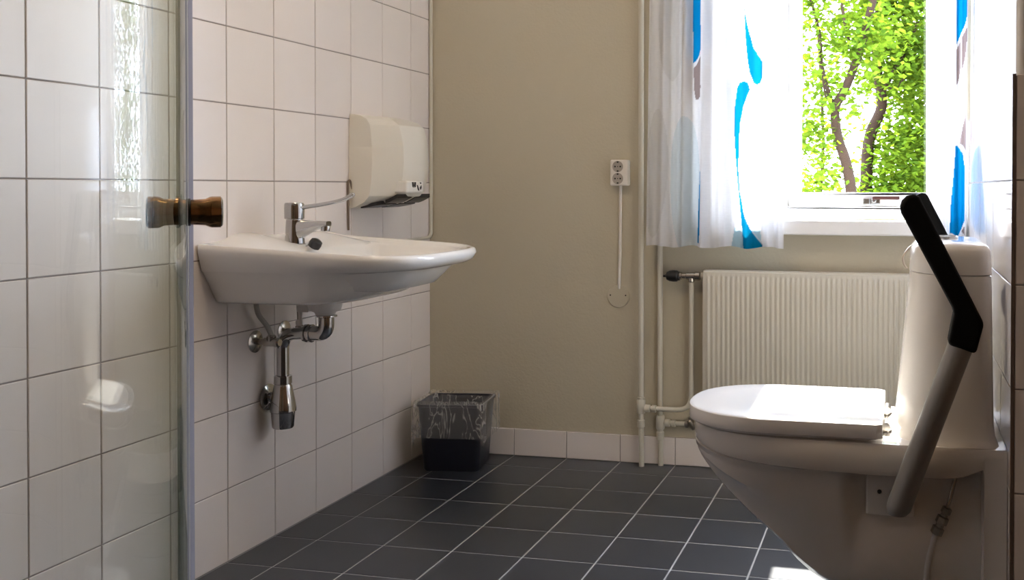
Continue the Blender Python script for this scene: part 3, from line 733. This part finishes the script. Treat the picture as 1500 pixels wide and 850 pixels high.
mb.build('cistern_lid', M['porcelain_toilet'], to, smooth=60)
mb = MB(); mb.lathe([(0.024, 0), (0.024, 0.004), (0.021, 0.0065), (0.0205, 0.005), (0.004, 0.0062)], (1.803, TY + 0.03, 0.864), (0, 0, 1), 28)
mb.build('flush_button', M['chrome'], to, smooth=40)
# plates that carry the support arms
for s_ in (-1, 1):
    yp = TY + s_ * 0.150; mb = MB()
    mb.box(1.637, 1.735, min(yp, yp - s_ * 0.035), max(yp, yp - s_ * 0.035), 0.302, 0.395)
    pt = mb.build('arm_plate', M['porcelain_toilet'], to, bevel=0.004)
    for x, z in ((1.664, 0.352), (1.726, 0.352)):
        mb = MB(); mb.lathe([(0.0045, 0), (0.0045, 0.0015)], (x, yp, z), (0, s_, 0), 12); mb.build('screw_hole', M['dark_hole'], pt)

# folded-up support arms
def arm(y, s_, label, xo=0.0):
    t = thing('support_arm', label, 'grab rail', (1.705, y, 0.345), 'fold-up toilet support arms')
    m_ = MB(); m_.tube([(1.700 + xo, y, 0.330), (1.7005 + xo, y, 0.338), (1.7035 + xo, y, 0.346), (1.817 + xo, y, 0.662), (1.821 + xo, y, 0.674)], [0.018, 0.0225, 0.0245, 0.0245, 0.0245], 24)
    m_.build('tube', M['steel'], t, smooth=50)
    m_ = MB(); ya, yb = (TY + s_ * 0.149, y); m_.tube([(1.7035 + xo, ya, 0.346), (1.7035 + xo, y - s_ * 0.005, 0.346)], 0.020, 20); m_.build('pivot', M['chrome_dull'], t, smooth=40)
    m_ = MB()
    pts = [(1.7385, 0.9605), (1.8615, 0.7150), (1.8465, 0.6560), (1.7940, 0.6725), (1.8050, 0.7330), (1.8020, 0.7440), (1.7050, 0.9260), (1.7025, 0.9380), (1.7060, 0.9500), (1.7150, 0.9590), (1.7270, 0.9630)]
    m_.prism([(u + xo, v) for u, v in pts], y - 0.0280, y + 0.0280, lambda u, v, d: (u, d, v))
    m_.build('padded_grip', M['black'], t, bevel=0.0075, bseg=3, smooth=40)
    return t
a1 = arm(-0.255, -1, 'folded-up support arm with black grip on near side of toilet')
a2 = arm(0.200, 1, 'folded-up support arm mostly hidden behind the toilet cistern', 0.026)
mb = MB(); mb.tube(smoothpath([(1.79, 0.19, 0.82), (1.748, 0.18, 0.842), (1.727, 0.165, 0.835), (1.7105, 0.15, 0.813), (1.711, 0.15, 0.796), (1.718, 0.15, 0.784)], 6), [0.0026] * 31, 8)
mb.build('roll_hook', pmat('tan wire', (0.42, 0.34, 0.26), 0.3, metal=0.4), a2, smooth=60)

# water connection on the near side
wh = thing('water_hose', 'thin water hose with brass coupling hanging from toilet side', 'hose', (1.78, -0.17, 0.30))
mb = MB(); mb.tube(smoothpath([(1.824, -0.155, 0.402), (1.815, -0.16, 0.380), (1.806, -0.168, 0.345), (1.798, -0.172, 0.318)], 5), 0.0042, 12); mb.build('metal_tube', M['chrome_dull'], wh, smooth=60)
mb = MB()
ax = Vector((-0.42, 0, -1)).normalized()
mb.lathe([(0.0075, 0), (0.0105, 0.002), (0.0105, 0.013), (0.0075, 0.015), (0.0075, 0.020), (0.0125, 0.022), (0.0125, 0.036), (0.0085, 0.038), (0.0085, 0.044), (0.0125, 0.046), (0.0125, 0.060), (0.008, 0.062)], (1.8005, -0.172, 0.3245), ax, 6)
mb.build('coupling', M['nickel'], wh)
mb = MB(); mb.tube(smoothpath([(1.7775, -0.172, 0.270), (1.770, -0.173, 0.245), (1.762, -0.174, 0.21), (1.758, -0.174, 0.17), (1.757, -0.174, 0.10), (1.765, -0.17, 0.05), (1.80, -0.15, 0.0075), (1.87, -0.13, 0.0065), (1.909, -0.12, 0.0065)], 6), 0.0058, 12); mb.build('plastic_hose', M['plastic_grey'], wh, smooth=60)

# ------------------------------------------------------------------ curtains
WHITE = (0.74, 0.73, 0.74); BLUE = (0.002, 0.20, 0.46); CYAN = (0.002, 0.17, 0.33); TAUPE = (0.26, 0.20, 0.19); PALE = (0.66, 0.65, 0.65); TEAL = (0.36, 0.50, 0.58)
def inpoly(x, z, P):
    c = False; j = len(P) - 1
    for i in range(len(P)):
        xi, zi = P[i]; xj, zj = P[j]
        if (zi > z) != (zj > z) and x < (xj - xi) * (z - zi) / (zj - zi) + xi: c = not c
        j = i
    return c
def ell(cx, cz, rx, rz, rot=0.0, n=40):
    o = []
    for k in range(n):
        a = 2 * PI * k / n; x, z = rx * math.cos(a), rz * math.sin(a)
        o.append((cx + x * math.cos(rot) - z * math.sin(rot), cz + x * math.sin(rot) + z * math.cos(rot)))
    return o
def curtain(name, label, x0t, x0b, x1t, x1b, zb, zt, yfun, shapes, step=0.0024):
    nx = int((x1t - x0t) / step); nz = int((zt - zb) / 0.0034)
    shp = []
    for P, c in shapes:
        xs_ = [p[0] for p in P]; zs_ = [p[1] for p in P]; shp.append((P, c, min(xs_), max(xs_), min(zs_), max(zs_)))
    verts = []; cols = []
    for j in range(nz + 1):
        v = j / nz; z = zb + (zt - zb) * v
        for i in range(nx + 1):
            u = i / nx; a = x0b + (x0t - x0b) * v; b = x1b + (x1t - x1b) * v
            x = a + (b - a) * u
            verts.append((x, yfun(u, v, x, z), z + 0.004 * math.sin(u * 23) * (1 - v)))
            c = WHITE
            for P, cc, xa, xb, za, zb_ in shp:
                if xa <= x <= xb and za <= z <= zb_ and inpoly(x, z, P): c = cc
            cols.append(c)
    faces = [(j * (nx + 1) + i, j * (nx + 1) + i + 1, (j + 1) * (nx + 1) + i + 1, (j + 1) * (nx + 1) + i) for j in range(nz) for i in range(nx)]
    me = bpy.data.meshes.new(name); me.from_pydata(verts, [], faces); me.update()
    at = me.color_attributes.new('print', 'FLOAT_COLOR', 'POINT')
    for k, c in enumerate(cols): at.data[k].color = (*c, 1)
    me.polygons.foreach_set('use_smooth', [True] * len(me.polygons))
    me.materials.append(M['cloth'])
    o = bpy.data.objects.new(name, me); COL.objects.link(o); tag(o, label, 'curtain', 'printed window curtains')
    return o
PALE2 = (0.60, 0.65, 0.68)
SH_L = [
    ([(0.9865, 1.5152), (0.9854, 1.4753), (0.9822, 1.4375), (0.9769, 1.4036), (0.9698, 1.3753), (0.9613, 1.354), (0.9518, 1.3409), (0.9418, 1.3366), (0.9318, 1.3414), (0.9222, 1.3549), (0.9136, 1.3766), (0.9064, 1.4053), (0.9009, 1.4397), (0.8975, 1.4779), (0.8963, 1.5181), (0.8974, 1.5582), (0.9007, 1.5962), (0.906, 1.6302), (0.9131, 1.6584), (0.9217, 1.6795), (0.9312, 1.6924), (0.9412, 1.6964), (0.9512, 1.6915), (0.9608, 1.6778), (0.9693, 1.6561), (0.9765, 1.6274), (0.9819, 1.5932), (0.9853, 1.5552)], PALE),
    ([(0.9257, 1.0179), (0.9222, 0.9691), (0.9169, 0.9227), (0.91, 0.8811), (0.9018, 0.8465), (0.8928, 0.8205), (0.8834, 0.8045), (0.8741, 0.7992), (0.8653, 0.8051), (0.8575, 0.8218), (0.8511, 0.8484), (0.8464, 0.8837), (0.8436, 0.9259), (0.8429, 0.9727), (0.8444, 1.022), (0.8479, 1.0711), (0.8532, 1.1176), (0.8602, 1.1591), (0.8684, 1.1936), (0.8774, 1.2193), (0.8868, 1.2351), (0.8961, 1.24), (0.9049, 1.2339), (0.9126, 1.2172), (0.919, 1.1905), (0.9237, 1.1554), (0.9264, 1.1135), (0.9271, 1.0669)], PALE),
    ([(1.0487, 0.9755), (1.049, 0.9217), (1.0465, 0.8705), (1.0413, 0.8244), (1.0337, 0.7858), (1.0239, 0.7565), (1.0125, 0.738), (1.0001, 0.7314), (0.9873, 0.7369), (0.9747, 0.7543), (0.963, 0.7827), (0.9527, 0.8208), (0.9444, 0.8666), (0.9385, 0.9179), (0.9354, 0.9719), (0.935, 1.0261), (0.9376, 1.0775), (0.9429, 1.1237), (0.9506, 1.1623), (0.9605, 1.1914), (0.9719, 1.2096), (0.9843, 1.2158), (0.9971, 1.21), (1.0097, 1.1923), (1.0213, 1.1637), (1.0315, 1.1257), (1.0397, 1.08), (1.0455, 1.0291)], PALE2),
    ([(1.0089, 2.0645), (1.0441, 2.0622), (1.0454, 1.4331), (1.0361, 1.4127), (1.022, 1.3993), (1.0114, 1.395)], BLUE),
    ([(1.0127, 1.3765), (1.0267, 1.3877), (1.0454, 1.4148), (1.0457, 1.3069), (1.0434, 1.2771), (1.034, 1.2681), (1.0223, 1.2706), (1.0163, 1.296)], TAUPE),
    ([(1.0451, 1.0313), (1.0469, 0.9623), (1.0454, 0.8702), (1.0421, 0.7873), (1.0315, 0.7872), (1.0349, 0.8702), (1.0406, 0.9508)], BLUE),
    ([(1.1839, 1.7358), (1.1866, 1.5996), (1.1936, 1.5539), (1.2075, 1.4968), (1.2214, 1.4397), (1.2398, 1.412), (1.249, 1.3936), (1.2503, 1.3438), (1.2446, 1.3235), (1.2332, 1.317), (1.2217, 1.324), (1.2102, 1.3538), (1.2032, 1.3948), (1.1961, 1.4631), (1.1914, 1.5313), (1.1866, 1.5996), (1.1816, 1.7359)], CYAN),
    ([(1.1873, 1.3315), (1.2034, 1.3266), (1.2103, 1.3038), (1.2012, 1.2767), (1.1875, 1.2474), (1.1761, 1.1906), (1.1717, 1.1223), (1.1703, 1.0311), (1.1744, 0.9626), (1.1907, 0.8897), (1.2139, 0.8352), (1.2369, 0.8014), (1.2519, 0.7811), (1.252, 0.7538), (1.1888, 0.7528), (1.184, 0.8258), (1.1745, 0.917), (1.1662, 1.0037), (1.1603, 1.0768), (1.1554, 1.1681), (1.1564, 1.2365), (1.1643, 1.3047), (1.1735, 1.325)], CYAN),
    ([(1.1585, 0.8415), (1.184, 0.8418), (1.1911, 0.7528), (1.1425, 0.752)], TEAL),
    ([(1.2162, 0.8353), (1.2437, 0.8356), (1.2484, 0.7901), (1.2323, 0.8104)], TEAL),
]
SH_R = [
    ([(1.8727, 2.0075), (1.9041, 2.0054), (1.9076, 1.5293), (1.9005, 1.4948), (1.886, 1.4606), (1.8745, 1.4348)], BLUE),
    ([(1.8746, 1.4196), (1.8881, 1.4475), (1.8885, 1.3671), (1.8825, 1.3238), (1.8731, 1.3)], TAUPE),
    ([(1.8912, 1.4539), (1.9068, 1.4903), (1.9051, 1.421), (1.899, 1.3777), (1.8897, 1.3388)], TAUPE),
    ([(1.904, 1.2126), (1.9047, 1.0908), (1.8941, 1.1083), (1.8835, 1.1149), (1.8938, 1.1648)], TAUPE),
    ([(1.873, 1.115), (1.8836, 1.104), (1.8963, 1.0778), (1.9018, 1.0408), (1.9022, 0.9646), (1.9016, 0.8666), (1.8913, 0.8381), (1.8829, 0.8271), (1.8555, 0.8246), (1.8592, 0.9208), (1.8671, 1.0191)], BLUE),
    ([(1.8913, 0.8294), (1.9017, 0.8513), (1.9019, 0.823)], TAUPE),
]

def yl(u, v, x, z):
    # a tight fold near a third of the width, soft pleats elsewhere
    f = 0.010 * math.sin(2 * PI * (u * 6.3 + 0.1)) + 0.005 * math.sin(2 * PI * u * 13 + 1)
    f += -0.022 * math.exp(-((x - 1.045) / 0.012) ** 2) + 0.014 * math.exp(-((x - 1.015) / 0.016) ** 2)
    f += -0.014 * math.exp(-((u - 0.965) / 0.018) ** 2)
    return 1.030 + f * (0.75 + 0.25 * (1 - v))
def yr(u, v, x, z):
    f = 0.009 * math.sin(2 * PI * (u * 3.2 + 0.3)) + 0.004 * math.sin(2 * PI * u * 7 + 2)
    return 1.032 + f
curtain('window_curtain', 'white sheer curtain with two cyan drops, left of the window', 0.868, 0.850, 1.327, 1.322, 0.774, 2.06, yl, SH_L)
curtain('window_curtain', 'white sheer curtain with one blue petal strip, right of the window', 1.776, 1.783, XR - 0.004, XR - 0.004, 0.783, 2.06, yr, SH_R)
cr = thing('curtain_rail', 'white curtain rail above the window', 'rail', (1.4, 1.03, 2.06))
mb = MB(); mb.tube([(0.80, 1.032, 2.07), (XR - 0.002, 1.032, 2.07)], 0.011, 14); mb.build('rod', M['frame'], cr, smooth=60)
for x in (0.86, 1.88):
    mb = MB(); mb.tube([(x, 1.032, 2.07), (x, YF, 2.07)], 0.007, 10); mb.build('bracket', M['frame'], cr, smooth=60)

# ------------------------------------------------------------------ curved shower door
SCX, SCY, SR = 0.395, -1.503, 0.550
sd = thing('shower_door', 'curved clear glass shower door on the left edge of view', 'shower door', (0.80, -1.4, 0.0))
A1 = math.radians(39.4)
def arc(r, z):
    p = [(SCX + r, YB + 0.35 + (SCY - YB - 0.35) * k / 10, z) for k in range(10)]
    p += [(SCX + r * math.cos(A1 * k / 36), SCY + r * math.sin(A1 * k / 36), z) for k in range(37)]
    return p
mb = MB()
z0, z1 = 0.06, 1.95
a_, b_ = arc(SR, z0), arc(SR - 0.006, z0); a2_, b2_ = arc(SR, z1), arc(SR - 0.006, z1)
mb.loft([a_ + b_[::-1], a2_ + b2_[::-1]])
mb.build('glass_panel', M['glass'], sd, smooth=30)
def strip(name, aa, ab, r0, r1, mat):
    m_ = MB(); pts = [(r, a) for r, a in ((r0, aa), (r1, aa), (r1, ab), (r0, ab))]
    m_.loft([[(SCX + r * math.cos(a), SCY + r * math.sin(a), z) for r, a in pts] for z in (z0, z1)])
    return m_.build(name, mat, sd, bevel=0.0006)
strip('seal_fin', A1 + 0.0005, A1 + 0.012, SR - 0.0125, SR - 0.0062, M['glass_edge'])
strip('seal_body', A1 + 0.0005, A1 + 0.016, SR - 0.0060, SR + 0.0012, M['seal_pale'])
strip('seal_lip', A1 + 0.0005, A1 + 0.010, SR + 0.0014, SR + 0.0066, M['seal'])
for nm, zz0, zz1 in (('top_rail', 1.95, 1.99), ('bottom_rail', 0.0, 0.06)):
    mb = MB(); p0 = arc(SR + 0.012, zz0); q0 = arc(SR - 0.018, zz0); p1 = arc(SR + 0.012, zz1); q1 = arc(SR - 0.018, zz1)
    mb.loft([p0 + q0[::-1], p1 + q1[::-1]]); mb.build(nm, M['aluminium'], sd, smooth=30)
KA = math.radians(38.6)
kn = Vector((math.cos(KA), math.sin(KA), 0)); kp = Vector((SCX, SCY, 0.9425)) + kn * SR
for s_ in (1, -1):
    mb = MB(); o_ = kp + kn * (0.0003 if s_ > 0 else -0.0063)
    mb.lathe([(0.0145, 0), (0.0145, 0.003), (0.0160, 0.0035), (0.0162, 0.010), (0.0170, 0.020), (0.0195, 0.025), (0.0200, 0.0275), (0.0200, 0.0375), (0.0190, 0.038)], o_, kn * s_, 32)
    k_ = mb.build('knob', M['bronze'], sd, smooth=35)
    mb = MB(); mb.lathe([(0.0188, 0.0378), (0.0188, 0.039), (0.016, 0.0403), (0.004, 0.0405)], o_, kn * s_, 32); mb.build('knob_cap', M['chrome'], k_, smooth=35)
    mb = MB(); mb.lathe([(0.0175, 0.0002), (0.0175, 0.003)], o_, kn * s_, 28); mb.build('washer', M['black_plastic'], k_)

# ------------------------------------------------------------------ ceiling lamp
cl = thing('ceiling_lamp', 'round opal ceiling lamp glowing warm above the middle of the room', 'lamp', (0.95, -0.55, ZC))
mb = MB(); mb.lathe([(0.10, 0), (0.10, 0.02), (0.085, 0.03)], (0.95, -0.55, ZC), (0, 0, -1), 32); mb.build('lamp_base', M['frame'], cl, smooth=40)
mb = MB(); mb.lathe([(0.085, 0.028), (0.13, 0.05), (0.14, 0.08), (0.125, 0.115), (0.08, 0.14), (0.01, 0.15)], (0.95, -0.55, ZC), (0, 0, -1), 32); mb.build('lamp_shade', M['lamp'], cl, smooth=60)

# ------------------------------------------------------------------ outside
mb = MB(); mb.box(-30, 30, YF + 0.6, 60, -0.62, -0.6)
lw = mb.build('ground', M['gravel']); struct(lw)
def tree(name, label, base, limbs, clusters, nleaf, size, mat):
    t = thing(name, label, 'tree', base)
    m_ = MB()
    for path, r0, r1 in limbs:
        p = smoothpath(path, 5); m_.tube(p, [r0 + (r1 - r0) * i / (len(p) - 1) for i in range(len(p))], 9)
    m_.build('trunk', M['bark'], t, smooth=60)
    verts = []; faces = []
    tot = sum(c[3] * c[4] * c[5] for c in clusters)
    for cx, cy, cz, rx, ry, rz in clusters:
        k = int(nleaf * rx * ry * rz / tot)
        nsub = max(3, k // 45)
        subs = []
        for _ in range(nsub):
            while True:
                q = Vector((random.uniform(-1, 1), random.uniform(-1, 1), random.uniform(-1, 1)))
                if q.length <= 1: break
            q = q * (0.75 + 0.25 * q.length); subs.append(Vector((cx + q.x * rx, cy + q.y * ry, cz + q.z * rz)))
        for _ in range(k):
            s0 = random.choice(subs); p = s0 + Vector((random.gauss(0, .13), max(-.18, min(.18, random.gauss(0, .13))), random.gauss(0, .085)))
            n_ = Vector((random.gauss(0, .6), random.gauss(0, .6), 1)).normalized()
            d = Vector((random.gauss(0, 1), random.gauss(0, 1), random.gauss(-.3, .5))); d = (d - n_ * d.dot(n_)).normalized(); w = n_.cross(d)
            L = size * random.uniform(0.7, 1.35); W = L * random.uniform(0.32, 0.42)
            b = len(verts)
            verts += [p, p + d * L * 0.4 + w * W - n_ * L * .05, p + d * L - n_ * L * .12, p + d * L * 0.4 - w * W - n_ * L * .05]
            faces += [(b, b + 1, b + 2), (b, b + 2, b + 3)]
    me = bpy.data.meshes.new('foliage'); me.from_pydata(verts, [], faces); me.update(); me.materials.append(mat)
    o = bpy.data.objects.new('foliage', me); COL.objects.link(o); o.parent = t; o.matrix_parent_inverse = Matrix.Translation(t.location).inverted()
    return t
tree('tree', 'slender tree with a forked leaning trunk outside the window', (1.32, 6.5, -0.6),
     [([(1.32, 6.5, -0.6), (1.30, 6.5, 0.4), (1.27, 6.5, 0.93), (1.22, 6.5, 1.21), (1.15, 6.5, 1.42), (1.13, 6.5, 1.67), (1.20, 6.5, 1.80), (1.30, 6.5, 2.05), (1.39, 6.5, 2.35), (1.5, 6.55, 3.0), (1.45, 6.6, 4.2)], 0.055, 0.03),
      ([(1.12, 6.5, 1.66), (1.06, 6.52, 1.84), (1.01, 6.55, 2.05), (0.97, 6.6, 2.4), (0.8, 6.6, 3.0)], 0.022, 0.012),
      ([(1.13, 6.5, 1.68), (1.05, 6.45, 1.78), (1.02, 6.4, 2.0)], 0.012, 0.007),
      ([(1.30, 6.5, 2.05), (1.22, 6.5, 2.35), (1.15, 6.45, 2.8)], 0.016, 0.01)],
     [(1.15, 6.6, 2.65, 0.50, 0.30, 0.70), (1.02, 6.55, 1.75, 0.34, 0.28, 0.55), (1.25, 6.6, 3.7, 0.9, 0.35, 0.9), (0.92, 6.6, 1.2, 0.22, 0.25, 0.40), (1.5, 6.4, 2.3, 0.3, 0.15, 0.5)], 8500, 0.065, M['leaf'])
tree('tree', 'bushy leafy tree filling the right half of the window view', (1.40, 7.88, -0.6),
     [([(1.40, 7.88, -0.6), (1.37, 7.88, 0.5), (1.35, 7.88, 0.95), (1.38, 7.88, 1.47), (1.50, 7.88, 1.80), (1.45, 7.88, 2.20), (1.47, 7.88, 2.7), (1.6, 7.98, 3.6)], 0.075, 0.04),
      ([(1.49, 7.88, 1.88), (1.56, 7.83, 2.03), (1.69, 7.78, 2.25), (1.85, 7.78, 2.6)], 0.03, 0.016),
      ([(1.47, 7.88, 2.0), (1.62, 7.78, 1.95), (1.72, 7.73, 2.05)], 0.02, 0.01)],
     [(1.85, 7.93, 2.25, 0.50, 0.45, 0.95), (1.75, 7.88, 1.15, 0.50, 0.45, 0.5), (1.75, 7.98, 3.5, 0.8, 0.45, 0.8), (1.55, 7.88, 0.75, 0.45, 0.45, 0.3), (1.35, 8.08, 2.5, 0.35, 0.3, 0.6)], 19000, 0.066, M['leaf'])
tree('tree', 'dense dark green tree behind the bushy one at the right window edge', (2.2, 9.2, -0.6),
     [([(2.2, 9.2, -0.6), (2.15, 9.2, 1.2), (2.2, 9.2, 3.0)], 0.10, 0.05)],
     [(2.15, 9.2, 2.6, 0.65, 0.5, 1.4), (1.95, 9.2, 1.0, 0.6, 0.45, 0.7)], 8000, 0.08, M['leaf_dark'])
tree('tree', 'broad leafy tree off to the right, mirrored in the shower door glass', (3.1, 6.2, -0.6),
     [([(3.1, 6.2, -0.6), (3.05, 6.2, 0.8), (3.15, 6.2, 2.4)], 0.07, 0.035)],
     [(3.0, 6.2, 1.7, 0.55, 0.35, 0.75), (3.3, 6.2, 2.4, 0.5, 0.35, 0.6), (3.1, 6.2, 0.75, 0.6, 0.35, 0.45), (2.62, 6.2, 1.5, 0.40, 0.35, 0.8), (2.7, 6.2, 2.5, 0.45, 0.35, 0.55)], 8000, 0.075, M['leaf'])
tree('tree', 'pale sparse sapling at the left edge of the window view', (0.55, 9.6, -0.6),
     [([(0.55, 9.6, -0.6), (0.78, 9.6, 1.2), (0.72, 9.6, 2.8)], 0.03, 0.015)],
     [(0.62, 9.6, 1.6, 0.40, 0.4, 0.9), (0.72, 9.6, 0.85, 0.42, 0.4, 0.35)], 600, 0.085, M['leaf'])

# ------------------------------------------------------------------ light
w = bpy.data.worlds.new('World'); S.world = w; w.use_nodes = True
bgn = w.node_tree.nodes['Background']; bgn.inputs[0].default_value = (0.72, 0.83, 1.07, 1); bgn.inputs[1].default_value = 4.6
sun = bpy.data.lights.new('sun', 'SUN'); sun.energy = 4.2; sun.angle = math.radians(0.6); sun.color = (1.0, 0.94, 0.86)
so_ = bpy.data.objects.new('sun', sun); COL.objects.link(so_)
el = math.radians(47.5)
d = Vector((0.018, -math.cos(el), -math.sin(el))); so_.rotation_euler = d.to_track_quat('-Z', 'Y').to_euler(); so_.location = (1, 6, 6)
pt_ = bpy.data.lights.new('window_portal', 'AREA'); pt_.shape = 'RECTANGLE'; pt_.size = WX1 - WX0; pt_.size_y = WZ1 - 0.87; pt_.cycles.is_portal = True
po = bpy.data.objects.new('window_portal', pt_); COL.objects.link(po); po.location = ((WX0 + WX1) / 2, 1.29, (WZ1 + 0.87) / 2)
po.rotation_euler = Vector((0, -1, 0)).to_track_quat('-Z', 'Z').to_euler()

# ------------------------------------------------------------------ camera
cam = bpy.data.cameras.new('camera'); co = bpy.data.objects.new('camera', cam); COL.objects.link(co); S.camera = co
yaw, pitch, roll, f, px, py = 0.2131, -0.0124, 0.0019, 1455.49, 1007.0, 292.36
fw = Vector((-math.sin(yaw) * math.cos(pitch), math.cos(yaw) * math.cos(pitch), math.sin(pitch)))
r0 = Vector((math.cos(yaw), math.sin(yaw), 0)); u0 = r0.cross(fw)
rr_ = r0 * math.cos(roll) + u0 * math.sin(roll); uu_ = -r0 * math.sin(roll) + u0 * math.cos(roll)
mtx = Matrix((rr_, uu_, -fw)).transposed().to_4x4(); mtx.translation = (1.7074, -2.2529, 0.9753); co.matrix_world = mtx
cam.sensor_width = 36; cam.sensor_fit = 'HORIZONTAL'; cam.lens = f / 1500 * 36
cam.shift_x = (750 - px) / 1500; cam.shift_y = (py - 425) / 1500; cam.clip_start = 0.02

vs = S.view_settings
vs.view_transform = 'Standard'; vs.look = 'None'; vs.exposure = 2.95; vs.gamma = 1; vs.use_curve_mapping = False
S.cycles.max_bounces = 14; S.cycles.diffuse_bounces = 8; S.cycles.glossy_bounces = 6; S.cycles.transparent_max_bounces = 16; S.cycles.transmission_bounces = 8
S.cycles.caustics_reflective = False; S.cycles.caustics_refractive = False
S.cycles.use_denoising = True; S.cycles.sample_clamp_indirect = 6
